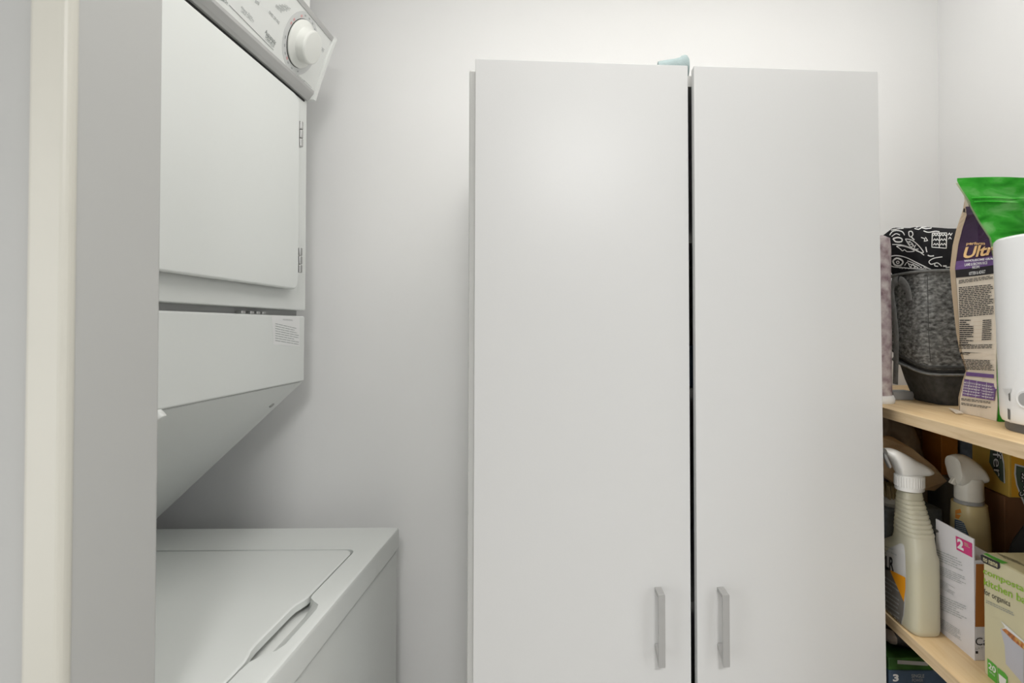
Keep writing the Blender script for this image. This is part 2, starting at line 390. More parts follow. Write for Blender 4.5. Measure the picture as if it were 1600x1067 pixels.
# dryer door: rounded slab standing proud, with a rolled lip
def rrect(u0, u1, v0, v1, r, n=6):
    out = []
    for cx, cy, a0 in ((u1 - r, v1 - r, 0), (u0 + r, v1 - r, 90), (u0 + r, v0 + r, 180), (u1 - r, v0 + r, 270)):
        for i in range(n + 1):
            a = math.radians(a0 + 90 * i / n); out.append((cx + r * math.cos(a), cy + r * math.sin(a)))
    return out
dd = obj('dryer_door', prism([(DX + 0.009, u, v) for u, v in rrect(0.63, 1.131, 1.4535, 1.8565, 0.02)], (0.012, 0, 0), 0.004, 3), M['enamel'], lm, True)
obj('door_gap_shade', prism([(DX - 0.001, u, v) for u, v in rrect(0.633, 1.128, 1.4565, 1.8535, 0.018)], (0.0105, 0, 0)), M['dark'], lm)  # dark slab that paints the shade line behind the door edge
for z0, z1 in ((1.757, 1.812), (1.490, 1.544)):
    bm = bmesh.new()
    for k in range(3):
        a = z0 + (z1 - z0) * k / 3; lathe((DX + 0.015, 1.146, a + 0.0008), (0, 0, 1), [(0.0045, 0), (0.0052, 0.001), (0.0052, (z1 - z0) / 3 - 0.003), (0.0045, (z1 - z0) / 3 - 0.002)], 12, bm)
    box(DX, DX + 0.011, 1.142, 1.156, z0 + 0.002, z1 - 0.002, bm=bm)
    obj('hinge', bm, M['chrome'], lm, True)
# control console above the door, leaning outward at the top
B = Vector((-0.589, 0, 1.888)); T = Vector((-0.546, 0, 2.013)); up = (T - B).normalized(); nf = Vector((up.z, 0, -up.x))
def con(s, d, y): return B + up * s + nf * d + Vector((0, y, 0))
L = (T - B).length
prof = [con(0.008, 0, 0), con(L, 0, 0), Vector((-0.66, 0, 2.03)), Vector((-0.66, 0, 1.898))]
cp = obj('control_console', prism([p + Vector((0, Y0, 0)) for p in prof], (0, Y1 - Y0 - 0.012, 0), 0.003), M['plastic'], lm, True)
obj('lower_trim', prism([p + Vector((0, Y0, 0)) for p in [Vector((-0.607, 0, 1.8755)), Vector((-0.599, 0, 1.8755)), Vector((-0.594, 0, 1.8800)), con(0.003, 0.002, 0), con(0.009, 0.0005, 0), con(0.010, -0.004, 0), Vector((-0.62, 0, 1.893))]], (0, Y1 - Y0 - 0.012, 0)), M['silver'], cp)
obj('console_gap_shade', box(DX - 0.001, DX + 0.0015, Y0 + 0.002, Y1 - 0.016, 1.8715, 1.8760), M['dark'], cp)  # dark strip painting the shade in the gap under the console
obj('upper_trim', prism([p + Vector((0, Y0, 0)) for p in [con(L - 0.006, -0.002, 0), con(L - 0.006, 0.0015, 0), con(L + 0.004, 0.002, 0), con(L + 0.006, -0.002, 0), con(L + 0.004, -0.012, 0)]], (0, Y1 - Y0 - 0.014, 0)), M['silver'], cp)
obj('end_cap', prism([p + Vector((0, Y1 - 0.013, 0)) for p in [con(-0.012, -0.004, 0), con(-0.008, 0.006, 0), con(0.03, 0.004, 0), con(L - 0.02, 0.004, 0), con(L + 0.006, 0.005, 0), con(L + 0.009, 0.0, 0), Vector((-0.66, 0, 2.033)), Vector((-0.66, 0, 1.88))]], (0, 0.013, 0), 0.003), M['plastic'], cp, True)
ps = plane(con(0, 0, 0), nf)
kc, _ = ps(468, 68)
obj('dial_ring', lathe(kc, nf, [(0.0605, 0), (0.0605, 0.0004), (0.01, 0.0005)], 40), M['ring'], cp)
kb = obj('timer_knob', lathe(kc, nf, [(0.046, 0.0012), (0.0465, 0.004), (0.0455, 0.0055), (0.040, 0.0075), (0.0345, 0.010), (0.0335, 0.013), (0.0335, 0.0235), (0.0315, 0.0265), (0.0285, 0.028), (0.006, 0.0282)], 48), M['knob'], cp, True)
obj('knob_rim_shade', lathe(kc, nf, [(0.0472, 0.0006), (0.0472, 0.0014), (0.02, 0.0014)], 40), M['dark'], cp)  # dark disc drawn as the shade around the knob skirt
ax_y = Vector((0, 1, 0))
def dial_mark(a, r, w, h, m, nm):
    d = ax_y * math.cos(a) + up * math.sin(a); t = nf.cross(d); c = kc + d * r + nf * 0.0009
    obj(nm, ([c - t * w - d * h, c + t * w - d * h, c + t * w + d * h, c - t * w + d * h], [(0, 1, 2, 3)]), m, cp)
for a in (60, 76, 92, 108, 196, 212, 228, 250, 268, 292): dial_mark(math.radians(a), 0.0535, 0.0028, 0.0016, M['inkp'], 'dial_lettering')
for a in (48, 122, 150, 162, 240): dial_mark(math.radians(a), 0.0515, 0.0030, 0.0022, M['red'], 'dial_lettering')
def ptext(s, bl, br, tl, m=M['inkp'], wt=0.0): printed('lettering', glyphs(s, wt), bl, br, tl, ps, m, cp)
ptext('Automatic', (410, 51), (427, 70), (412, 45), M['ink'], 0.01)
ptext('DELICATE', (411, 58), (425, 74), (413, 52), M['ink'], 0.01)
ptext('LOW HEAT', (411, 62), (424, 76), (412, 59))
ptext('Heavy Duty', (371, 13), (389, 30), (373, 9))
ptext('LARGE CAPACITY', (371, 18), (391, 36), (373, 14))
ptext('Timed Dry', (336, 0), (349, 8), (338, -6), M['ink'], 0.01)
ptext('TIMED DRYING', (415, 20), (432, 38), (417, 16), M['ink'])
ptext('Normal', (393, 4), (400, 8), (395, -3))
for i in range(4): ptext(['PERMANENT PRESS', 'COTTONS HEAVY', 'MIXED LOAD', 'LIGHT'][i], (426 + 4.6 * i, 10 - 1.2 * i + i), (436 + 4.4 * i, 20 - i), (428 + 4.6 * i, 6 + i - 1.2 * i), M['inkp'])
printed('printed_line', QUAD, (352, 8), (424, 78.5), (352.4, 7), ps, M['ink'], cp)
printed('printed_line', QUAD, (473, 125), (486, 137), (473.3, 124.4), ps, M['inkp'], cp)
ptext('PUSH TO START', (462, 120), (473, 131), (464, 116))
ptext('OFF', (499, 78), (504, 83), (501, 72))
# access panel between dryer and washer, sticker, clips, sloping underside
ap = obj('access_panel', box(-0.70, DX, Y0, Y1 - 0.004, 1.257, 1.400, 0.004, 3), M['enamel'], lm, True)
sp = plane((DX, 0, 0), (1, 0, 0))
st = obj('sticker', ([sp(*p)[0] + Vector((0.0003, 0, 0)) for p in ((422.5, 492.5), (467.5, 495.5), (467.5, 541), (425, 538))], [(0, 1, 2, 3)]), mat('sticker_film', (0.86, 0.86, 0.85), 0.4, 0.5), ap)
printed('text_lines', text_lines(8, 3, 0.3, 0.75, 0.16), (428, 535), (466, 541), (428, 505), sp, M['inkp'], ap, 0.0006, kind='stuff')
printed('lettering', glyphs('WARNING'), (440, 500.5), (456, 501.5), (440, 498), sp, M['inkp'], ap, 0.0006)
bm = bmesh.new()
for px in (383, 397, 407, 416): 
    q = sp(px, 488)[0]; box(DX - 0.018, DX - 0.006, q.y - 0.006, q.y + 0.006, 1.4005, 1.406, 0.001, 1, bm=bm)
obj('clip', bm, M['chrome'], lm)
obj('sloped_underside', prism([(DX - 0.002, Y0, 1.2565), (DX - 0.10, Y0, 1.2565), (-1.09, Y0, 1.20), (-1.09, Y0, ZT + 0.002), (-0.945, Y0, ZT + 0.002)], (0, Y1 - Y0 - 0.004, 0), 0.002), M['enamel'], lm, True)
sl = plane((DX - 0.002, 0, 1.2565), (1.2565 - ZT - 0.002, 0, -(0.945 + DX - 0.002) ))
q, n = sl(424, 633); n = n if n.x > 0 else -n
obj('screw', lathe(q, n, [(0.006, 0), (0.0055, 0.002), (0.002, 0.003)], 16), M['chrome'], lm, True)
q, _ = sl(234, 646)
obj('bumper', lathe(q, n, [(0.009, 0), (0.009, 0.010), (0.0078, 0.012), (0.003, 0.0125)], 20), M['plastic'], lm, True)
obj('lip_line', box(-0.62, DX - 0.003, Y0, Y1 - 0.02, 1.2552, 1.2572), M['greybox'], lm)
# washer top: frame with a scooped handle recess, lid lying in it
LX0, LX1, LY0, LY1 = -0.93, -0.4445, 0.62, 1.085
def top_loop(x1, z, bulge, ins=0.0):
    pts = []
    def arc(cx, cy, r, a0, n=6):
        for i in range(n + 1):
            a = math.radians(a0 + 90 * i / n); pts.append(Vector((cx + r * math.cos(a), cy + r * math.sin(a), z)))
    r = 0.02
    ys = [0.70, 0.72, 0.735, 0.745, 0.76, 0.78, 0.80, 0.82, 0.84, 0.855, 0.868, 0.878, 0.89, 0.90]
    prof_ = [0, 0.05, 0.45, 0.85, 1, 1, 1, 1, 1, 0.98, 0.85, 0.45, 0.06, 0]
    for y, f in zip(ys, prof_): pts.append(Vector((x1 + bulge * f, y, z)))
    arc(x1 - r, LY1 - ins - r, r, 0); arc(LX0 + ins + r, LY1 - ins - r, r, 90); arc(LX0 + ins + r, LY0 + ins + r, r, 180); arc(x1 - r, LY0 + ins + r, r, 270)
    return pts
inner = top_loop(LX1, ZT, 0.028); n = len(inner)
def outer(z, g):
    x0, x1, y0, y1 = -1.10 + g, WX - g, Y0 + g, Y1 - g; out = []
    for i, p in enumerate(inner):
        d = [abs(p.x - LX1) if p.y < LY1 - 0.001 else 9]
        if i < 14 or False: q = Vector((x1, y0 + (y1 - y0) * (p.y - LY0) / (LY1 - LY0), z))
        else:
            k = (i - 14) // 7; j = (i - 14) % 7
            c = [(x1, y1), (x0, y1), (x0, y0), (x1, y0)][k]; e = 0.006
            dx = -1 if c[0] == x1 else 1; dy = -1 if c[1] == y1 else 1
            a = math.radians(90 * k + 90 * j / 6)
            q = Vector((c[0] + dx * e + e * math.cos(a), c[1] + dy * e + e * math.sin(a), z))
        out.append(q)
    return out
lower = top_loop(LX1 - 0.002, ZT - 0.024, 0.0); lower2 = [p.copy() for p in lower]
wt = loft([outer(0.891, 0.0), outer(ZT - 0.007, 0.0), outer(ZT - 0.002, 0.002), outer(ZT, 0.007), inner, [p + Vector((0, 0, -0.0015)) for p in inner], lower], False)
obj('washer_top', wt, M['enamel'], lm, True)
obj('lid_well', box(-0.96, -0.42, 0.612, 1.10, 0.90, ZT - 0.0235), M['plastic'], lm)
lid = top_loop(LX1 - 0.004, ZT - 0.012, -0.0085, 0.004)
lid2 = [p + Vector((0, 0, 0.0105)) for p in lid]
def inset(loop, d, dz):
    c = Vector(((LX0 + LX1) / 2, (LY0 + LY1) / 2, 0)); out = []
    N = len(loop)
    for i, p in enumerate(loop):
        t = (loop[(i + 1) % N] - loop[i - 1]); nn = Vector((-t.y, t.x, 0)).normalized()
        out.append(p + nn * d + Vector((0, 0, dz)))
    return out
obj('washer_lid', loft([lid, lid2, inset(lid2, 0.0015, 0.0012), inset(lid2, 0.004, 0.0016)]), M['enamel'], lm, True)
obj('washer_body', box(-1.10, WX - 0.004, Y0 + 0.002, Y1 - 0.002, 0.09, 0.8885, 0.006, 3), M['enamel'], lm, True)
obj('plinth', box(-1.06, WX - 0.05, Y0 + 0.02, Y1 - 0.02, 0.0, 0.0905), M['slate'], lm)
b = obj('carton', box(-0.86, -0.588, 1.05, 1.182, 2.036, 2.2, 0.004), M['white'], None, True, (-0.73, 1.12, 2.036))
tag(b, 'plain white carton standing on top of the dryer behind its console', 'box')

# ================================================================ CABINET
A = math.radians(3.8); O = Vector((-0.164, 0.85, 0)); tv = Vector((math.cos(A), math.sin(A), 0)); bv = Vector((-math.sin(A), math.cos(A), 0))
CM = Matrix(((tv.x, bv.x, 0, O.x), (tv.y, bv.y, 0, O.y), (0, 0, 1, 0), (0, 0, 0, 1))) @ Matrix.Translation((0, 0, H)) @ Matrix.Rotation(math.radians(-0.6), 4, 'X') @ Matrix.Translation((0, 0, -H))  # leans back a little
def cbox(s0, s1, d0, d1, z0, z1, bev=0, seg=2, bm=None): return box(s0, s1, d0, d1, z0, z1, bev, seg, CM, bm)
cb = thing('storage_cabinet', CM @ Vector((0.33, 0.2, 0)), 'tall white two-door cabinet against the back wall', 'cabinet')
ZD = 1.8005
def side(s):
    pts = [(s, 0.018, 0.0055), (s, 0.40, 0.0055), (s, 0.40, 1.793)]
    for i in range(6):
        a = math.radians(90 + 90 * i / 5); pts.append((s, 0.024 + 0.006 * math.cos(a), 1.787 + 0.006 * math.sin(a)))
    return pts
bm = prism([(-0.012 + x, d, z) for x, d, z in side(0)], (0.018, 0, 0), 0.003, 3); bmesh.ops.transform(bm, matrix=CM, verts=bm.verts)
obj('side_panel', bm, M['carcass'], cb, True)
bm = prism([(0.640 + x, d, z) for x, d, z in side(0)], (0.018, 0, 0), 0.0005, 1); bmesh.ops.transform(bm, matrix=CM, verts=bm.verts)
obj('side_panel', bm, M['carcass'], cb, True)
obj('top_panel', cbox(0.006, 0.64, 0.02, 0.40, 1.775, 1.793), M['carcass'], cb)
obj('back_panel', cbox(0.006, 0.64, 0.392, 0.40, 0.06, 1.775), M['carcass'], cb)
obj('bottom_panel', cbox(0.006, 0.64, 0.03, 0.392, 0.06, 0.078), M['carcass'], cb)
for z in (0.50, 0.90, 1.255, 1.52): obj('shelf', cbox(0.006, 0.64, 0.05, 0.392, z, z + 0.016), M['carcass'], cb)
d1 = obj('door', cbox(0.0, 0.3415, 0.0, 0.016, 0.05, ZD, 0.0012), M['melamine'], cb, True)
d2 = obj('door', cbox(0.3484, 0.6560, -0.010, 0.006, 0.05, 1.7957, 0.0014), M['melamine'], cb, True)
def handle(door, s, ztop, zbot, d0=0.0):
    w_, th, so = 0.0054, 0.0035, 0.027
    def tr(bm, d0): bmesh.ops.translate(bm, vec=(0, d0, 0), verts=bm.verts); bmesh.ops.transform(bm, matrix=CM, verts=bm.verts); return bm
    pr = [(s - w_, 0, ztop), (s - w_, -so, ztop - 0.0005), (s - w_, -so, zbot), (s - w_, -0.001, zbot + 0.016), (s - w_, -0.001, zbot + 0.022), (s - w_, -so + 0.004, zbot + 0.0065), (s - w_, -so + 0.004, ztop - 0.006), (s - w_, 0, ztop - 0.0065)]
    obj('handle', tr(prism(pr, (2 * w_, 0, 0), 0.0006, 1), d0), M['alu'], door)
def on_door(px, py, d=0.0):
    p0 = CM @ Vector((0, d, 0)); f = plane(p0, bv); q = f(px, py)[0]; r = CM.inverted() @ q; return r.x, q.z
for dr, a, b_, d0 in ((d1, (1034.5, 921), (1036.5, 1050), 0.0), (d2, (1130, 921), (1138.5, 1049), -0.010)):
    s1, zt = on_door(a[0], a[1] + 0.5, d0); s2, zb = on_door(b_[0], b_[1], d0 - 0.027)
    handle(dr, s2, zt, zb, d0)
t = tag(obj('tin', cbox(0.315, 0.40, 0.07, 0.14, 1.2712, 1.345, 0.003), M['navy'], None, False, CM @ Vector((0.357, 0.105, 1.2712))), 'dark blue tin on a cabinet shelf, glimpsed through the gap between the doors', 'tin')
# cloth roll left on the cabinet top
rings = []
for px, py in ((1028, 96.5), (1036, 94.8), (1044, 93.4), (1054, 91.8), (1062, 89.6), (1065, 86.8), (1070, 85.4), (1073, 86.4), (1075.5, 91)):
    top = P(px, py, 0.905); rr_ = (top.z - 1.7935) / 2
    rings.append(ring((top.x, 0.908, 1.7937 + rr_), (0, 0.015, 0), (0, 0, rr_), 18))
c0 = P(1055, 90, 0.9)
t = obj('cloth', loft(rings), M['cloth'], None, True, (c0.x, 0.9, 1.793)); tag(t, 'pale teal rolled cloth lying on top of the white cabinet', 'cloth')

# ================================================================ SHELF UNIT
SX = 0.52; Z1 = 1.238; Z2 = 0.890; Z3 = 0.60
su = thing('shelf_unit', (0.70, 0.95, 0), 'birch wood open shelf unit along the right wall', 'shelf')
for z in (Z1, Z2, Z3, 0.22):
    b = obj('shelf', box(SX + 0.001, XR - 0.012, 0.6205, 1.294, z - 0.0165, z), M['wood'], su)
    obj('edge_band', box(SX, SX + 0.0012, 0.6205, 1.294, z - 0.0165, z + 0.0002), M['woodedge'], b)
obj('side_panel', box(SX, XR - 0.002, 0.602, 0.62, 0, Z1 - 0.017), M['wood'], su)
obj('side_panel', box(SX, XR - 0.002, 1.2945, 1.312, 0, Z1 - 0.017), M['wood'], su)
obj('back_panel', box(XR - 0.012, XR - 0.002, 0.62, 1.2945, 0.03, Z1 - 0.017), M['brown'], su)  # back of the unit: shade on the wood is put into the brown

# ---------------------------------------------------------------- upper shelf
t = thing('canister', (0.549, 1.0, Z1), 'slim pink and white mottled canister beside the cabinet on the upper shelf', 'canister')
obj('base', lathe((0.549, 1.0, Z1), (0, 0, 1), [(0.0255, 0), (0.027, 0.003), (0.027, 0.008), (0.024, 0.014)], 28), M['white'], t, True)
obj('body', lathe((0.549, 1.0, Z1), (0, 0, 1), [(0.0225, 0.012), (0.0215, 0.06), (0.0225, 0.12), (0.0215, 0.2), (0.0225, 0.28), (0.0205, 0.30), (0.012, 0.305)], 28), M['pinkfl'], t, True)
t = obj('small_box', box(0.594, 0.633, 1.03, 1.062, Z1, Z1 + 0.016, 0.0015), M['greybox'], None, False, (0.613, 1.045, Z1)); tag(t, 'small flat grey box lying beside the grey bag', 'box')

# cooler bag
bag = thing('cooler_bag', (0.68, 1.0, Z1), 'heather grey cooler bag with black doodle-print lid on the upper shelf', 'bag')
def rr_ring(x0, x1, y0, y1, z, e=5.0, n=48, sag=0):
    return [p + Vector((0, 0, sag * math.cos(2 * math.pi * i / n))) for i, p in enumerate(ring(((x0 + x1) / 2, (y0 + y1) / 2, z), ((x1 - x0) / 2, 0, 0), (0, (y1 - y0) / 2, 0), n, e))]
body = [(0.638, 0.752, 0.957, 1.052, Z1), (0.633, 0.755, 0.954, 1.055, Z1 + 0.008), (0.622, 0.758, 0.951, 1.06, Z1 + 0.03), (0.610, 0.76, 0.949, 1.064, Z1 + 0.058),
        (0.603, 0.763, 0.944, 1.068, Z1 + 0.064), (0.600, 0.764, 0.943, 1.069, Z1 + 0.072), (0.5985, 0.765, 0.941, 1.07, Z1 + 0.11), (0.598, 0.765, 0.9415, 1.07, Z1 + 0.17), (0.600, 0.764, 0.944, 1.069, Z1 + 0.215), (0.602, 0.763, 0.947, 1.068, 1.474)]
def sag(geo):
    for v in geo.verts:
        k = max(0, 1 - abs(v.co.z - (Z1 + 0.068)) / 0.055); v.co.z += 0.26 * k * max(0, v.co.y - 0.95)
    return geo
obj('bottom_band', sag(loft([rr_ring(*b) for b in body[:5]])), M['darkcanvas'], bag, True)
bb = obj('canvas_body', sag(loft([rr_ring(*b) for b in body[4:]])), M['heather'], bag, True)
lidr = [(0.601, 0.764, 0.9465, 1.069, 1.4745), (0.598, 0.765, 0.943, 1.07, 1.482), (0.598, 0.763, 0.944, 1.07, 1.50), (0.600, 0.76, 0.950, 1.068, 1.525), (0.604, 0.755, 0.962, 1.066, 1.545), (0.612, 0.745, 0.978, 1.06, 1.557), (0.63, 0.73, 1.0, 1.05, 1.5625), (0.66, 0.70, 1.015, 1.035, 1.564)]
lidbm = loft([rr_ring(*b, e=4.0) for b in lidr])
for v in lidbm.verts:
    if v.co.z > 1.49:
        k = (v.co.z - 1.49) / 0.07
        v.co.z += 0.003 * math.sin(v.co.x * 50 + 3.0) * k - 0.14 * max(0, v.co.x - 0.66) * k
        d = math.hypot(v.co.x - 0.60, v.co.y - 1.05)
        if d < 0.03: v.co.x -= 0.028 * (1 - d / 0.03); v.co.z += 0.006
bl_ = obj('doodle_lid', lidbm, M['black'], bag, True)
obj('piping', tube(rr_ring(0.5985, 0.7665, 0.9435, 1.0715, 1.4745, 4.5), 0.0026, 6, closed=True), M['greystrap'], bag, True)
obj('piping', sag(tube(rr_ring(0.602, 0.7645, 0.943, 1.069, Z1 + 0.068, 5), 0.0028, 6, closed=True)), M['darkcanvas'], bag, True)
obj('band_piping', sag(tube(rr_ring(0.6075, 0.7615, 0.9465, 1.0655, Z1 + 0.055, 5), (0.0028, 0.0075), 8, flat=(0, 0, 1), closed=True)), M['greystrap'], bag, True)
# stitched seam at the corner
sb = bvh_of(bb); bm = bmesh.new()
stroke_bm(bm, [(1449, 430), (1450, 470), (1451, 520), (1454, 566)], sb, 1.2)
obj('seam', bm, M['darkcanvas'], bag)
bm = tube([(0.595, p.y, p.z) for p in smooth_path([plane((0.595, 0, 0), (1, 0, 0))(*p)[0] for p in ((1399, 600), (1400, 560), (1400, 520), (1396, 480), (1393, 455), (1396, 443), (1404, 438), (1413, 443), (1419, 455), (1421, 470))], 5)], (0.0085, 0.0018), 8, flat=(0, 1, 0.2))
obj('carry_strap', bm, M['greystrap'], bag, True)
# doodles (traced positions on the lid)
sl_ = bvh_of(bl_); bm = bmesh.new()
def zc(x, y): return (1360 + x / 4.6375, 250 + y / 4.6375)
def D(pts, wd=1.5, closed=False):
    q = [zc(*p) for p in pts]
    if closed: q = q + [q[0]]
    stroke_bm(bm, q, sl_, wd)
def DS(pts, wd=1.5):
    q = []
    for a, b in zip(pts, pts[1:]): q += [(a[0] + (b[0] - a[0]) * i / 6, a[1] + (b[1] - a[1]) * i / 6) for i in range(6)]
    stroke_bm(bm, [zc(*p) for p in q + [pts[-1]]], sl_, wd, sm=False)
DS([(448, 532), (445, 632), (548, 640), (552, 530), (448, 532)]); DS([(500, 530), (498, 636)])
for y0 in (552, 585, 618):
    DS([(455, y0), (465, y0 - 14), (474, y0), (483, y0 - 14), (493, y0)], 1.3); DS([(505, y0), (515, y0 - 14), (525, y0), (535, y0 - 14), (546, y0)], 1.3)
DS([(560, 545), (572, 530), (580, 548), (592, 530)], 1.3); DS([(565, 575), (575, 560), (585, 575)], 1.3)
D([(140, 700), (190, 692), (260, 706), (340, 745), (400, 775), (440, 795), (360, 790), (240, 780), (160, 770), (135, 740)], 1.6, True)
D([(165, 730), (190, 712), (225, 722), (238, 742), (215, 765), (178, 758)], 2.6, True); D([(190, 735), (205, 732), (210, 745), (195, 748)], 1.6, True)
D([(270, 730), (310, 745), (360, 770)], 1.4); D([(280, 752), (320, 765), (350, 782)], 1.4); D([(250, 765), (270, 740), (290, 775), (310, 755), (330, 785)], 1.2)
D([(190, 625), (230, 622), (290, 640), (320, 660), (270, 664), (250, 650), (235, 658), (215, 642)], 1.4, True)
D([(160, 612), (240, 618), (330, 650), (390, 690)], 1.3)
D([(255, 572), (300, 580), (350, 620), (385, 670), (340, 660), (290, 625)], 1.5, True); D([(270, 590), (300, 600), (320, 630)], 1.3); D([(290, 585), (280, 610), (310, 612), (300, 635)], 1.3); D([(330, 615), (320, 645), (350, 645)], 1.3)
D([(165, 570), (200, 562), (230, 572), (225, 592), (185, 592)], 2.2, True)
D([(140, 545), (160, 520), (190, 512), (230, 520), (250, 545)], 1.5); D([(155, 555), (185, 535), (215, 545)], 1.3); D([(150, 510), (200, 500), (240, 497)], 1.3)
D([(280, 520), (300, 518), (310, 540), (295, 558), (282, 545)], 1.6, True); D([(300, 560), (315, 575), (320, 580)], 2)
DS([(320, 498), (350, 505), (370, 492), (400, 500), (440, 495), (440, 482)], 1.5); D([(330, 490), (360, 485), (390, 488), (430, 484)], 1.3)
D([(385, 515), (420, 525), (470, 518), (500, 522)], 1.4); DS([(368, 562), (395, 572), (390, 590), (415, 585), (398, 560)], 1.3)
D([(402, 630), (405, 650), (410, 668)], 1.6); D([(415, 690), (435, 697), (460, 694)], 1.8)
D([(520, 702), (460, 712), (425, 735), (440, 755), (480, 745), (500, 755), (515, 770)], 1.5); D([(470, 745), (465, 765), (490, 770)], 1.5)
DS([(525, 768), (548, 768), (548, 778), (575, 775)], 2.2)
for i in range(9):
    x = 215 + i * 24; D([(x, 785), (x + 9, 774 + (i % 3) * 4), (x + 18, 788)], 1.2)
obj('white_doodles', bm, M['white'], bag)['kind'] = 'stuff'

# pet food bag: kraft side gusset facing the aisle, green front panel with a wide flat top
pf = thing('pet_food_bag', (0.70, 0.84, Z1), 'kraft and green pet food bag with purple side panel on the upper shelf', 'bag')
rows = [  # z, back edge px, front edge px, back Y, front Y
    (1.2385, 1497, 1555, 0.884, 0.797), (1.262, 1497, 1557, 0.884, 0.795), (1.290, 1503.6, 1556, 0.880, 0.795), (1.3056, 1509, 1555.5, 0.876, 0.796), (1.3367, 1499.5, 1556, 0.88, 0.795),
    (1.3667, 1494.5, 1557, 0.883, 0.795), (1.4288, 1488.5, 1557, 0.884, 0.795), (1.470, 1485.5, 1554, 0.882, 0.797), (1.5064, 1490, 1547, 0.872, 0.800), (1.530, 1496, 1531, 0.862, 0.803), (1.556, 1505.5, 1516, 0.848, 0.806), (1.5735, 1511.5, 1507, 0.835, 0.809), (1.592, 1502, 1495, 0.818, 0.812)]
def lerp_rows(z):
    for a, b in zip(rows, rows[1:]):
        if z <= b[0]:
            t = (z - a[0]) / (b[0] - a[0]); 
            return [a[i] + (b[i] - a[i]) * t for i in range(5)]
    return list(rows[-1])
def xat(px, Y): return (px - CX) / F * Y
def sfrac(z):
    _, bp, fp, by, fy = lerp_rows(z); wpx = 5 + 7 * min(1, max(0, (z - 1.30) / 0.13))
    return min(0.62, wpx / max(8, fp - bp))
def side_row(z):
    _, bp, fp, by, fy = lerp_rows(z)
    Bk = Vector((xat(bp, by), by, z)); Fr = Vector((xat(fp, fy), fy, z)); return Bk, Fr
zs = sorted(set([r_[0] for r_ in rows] + [1.2385 + i * 0.0075 for i in range(47)]))
zs = [z for z in zs if z <= 1.592]
# kraft body (gusset + back + right side)
rings_b = []
for z in zs:
    Bk, Fr = side_row(z); k = max(0, (z - 1.47) / 0.122)
    fold = Vector((0.018 * k * (1 - k * 0.3), 0, 0)); 
    S1 = Bk + (Fr - Bk) * sfrac(z) + Vector((-0.003 * (1 - k), 0, 0)); S2 = Bk + (Fr - Bk) * (sfrac(z) * 0.5 + 0.5) + fold + Vector((0.002, 0, 0))
    xr = 0.83 + 0.03 * k
    rings_b.append([Bk, S1, S2, Fr, Vector((xr, Fr.y + 0.001, z)), Vector((xr, Bk.y, z)), Vector((0.72, Bk.y + 0.004 * (1 - k), z))])
pb = obj('kraft_body', loft(rings_b), M['kraft'], pf, False)
pbs = bvh_of(pb)
# paper fold along the back edge
fold = loft([[Bk + Vector((-0.0006, 0, 0)), Bk + (Fr - Bk) * sfrac(z) * 0.97 + Vector((-0.0036 * (1 - max(0, (z - 1.47) / 0.122)), -0.0002, 0))] for z in zs[:-2] for Bk, Fr in [side_row(z)]], False, close=False)
obj('paper_fold', fold, M['kraftedge'], pf)
def band(nm, z0, z1, m, u0=0.16, u1=1.0, off=0.0005):
    vs, fs = [], []; zz = [z0] + [z for z in zs if z0 < z < z1] + [z1]
    for z in zz:
        Bk, Fr = side_row(z); k = max(0, (z - 1.47) / 0.122)
        S1 = Bk + (Fr - Bk) * sfrac(z) + Vector((-0.003 * (1 - k), 0, 0)); S2 = Bk + (Fr - Bk) * (sfrac(z) * 0.5 + 0.5) + Vector((0.018 * k * (1 - k * 0.3) + 0.002, 0, 0))
        o_ = Vector((-off - 0.0004, -off - 0.0004, 0)); vs += [S1 + o_, S2 + o_, Fr + o_]
    n_ = len(zz)
    for i in range(n_ - 1):
        for j in range(2): fs.append((3 * i + j, 3 * i + j + 1, 3 * i + 4 + j, 3 * i + 3 + j))
    return obj(nm, (vs, fs), m, pf)
pp = band('purple_print', 1.4805, 1.558, M['purple']); vp = band('violet_print', 1.467, 1.4805, M['violet']); bp_ = band('black_print', 1.4545, 1.467, M['blackp'])
def gt(nm, s, bl, br, tl, m, wt=0.0, shear=0.0): printed(nm, glyphs(s, wt), bl, br, tl, pbs, m, pf, 0.0022, shear)
gt('lettering', 'perform', (1511, 384), (1541, 384), (1512, 377.5), M['goldp'], 0.03)
gt('lettering', 'Ultra', (1505, 404.5), (1566, 396), (1508, 386.5), M['goldp'], 0.03, 0.04)
gt('lettering', 'WHOLESOME GRAINS', (1508, 409.5), (1560, 405), (1508.5, 406), M['white'], 0.03)
gt('lettering', 'LAMB & BROWN RICE', (1509, 416), (1545, 412.5), (1509, 411.5), M['white'], 0.02)
gt('lettering', 'RECIPE', (1521, 419.8), (1533, 418.6), (1521, 415.8), M['white'], 0.02)
gt('lettering', 'KITTEN & ADULT', (1516, 430), (1542, 426.5), (1516, 425), M['white'], 0.02)
def gl(n, bl, br, tl, sd, m=M['blackp'], fill=0.5, minw=0.8, word=0.12): printed('text_lines', text_lines(n, sd, fill, minw, word), bl, br, tl, pbs, m, pf, 0.0014, kind='stuff')
gl(3, (1499, 444), (1553, 436), (1499, 438), 11); gl(17, (1500, 497), (1554, 492), (1499, 449), 12, word=0.1); 
gl(13, (1500.5, 541), (1522, 541), (1500.5, 499.5), 13, minw=0.4, word=0.3); gl(11, (1535, 533), (1550, 532), (1537, 500), 14, minw=0.6, word=0.3); gl(3, (1500, 546), (1552, 545), (1500, 539), 15)
gl(2, (1500, 554), (1523, 556), (1500, 550), 16, minw=0.5); gl(7, (1511, 578), (1556, 580), (1504, 561), 17)
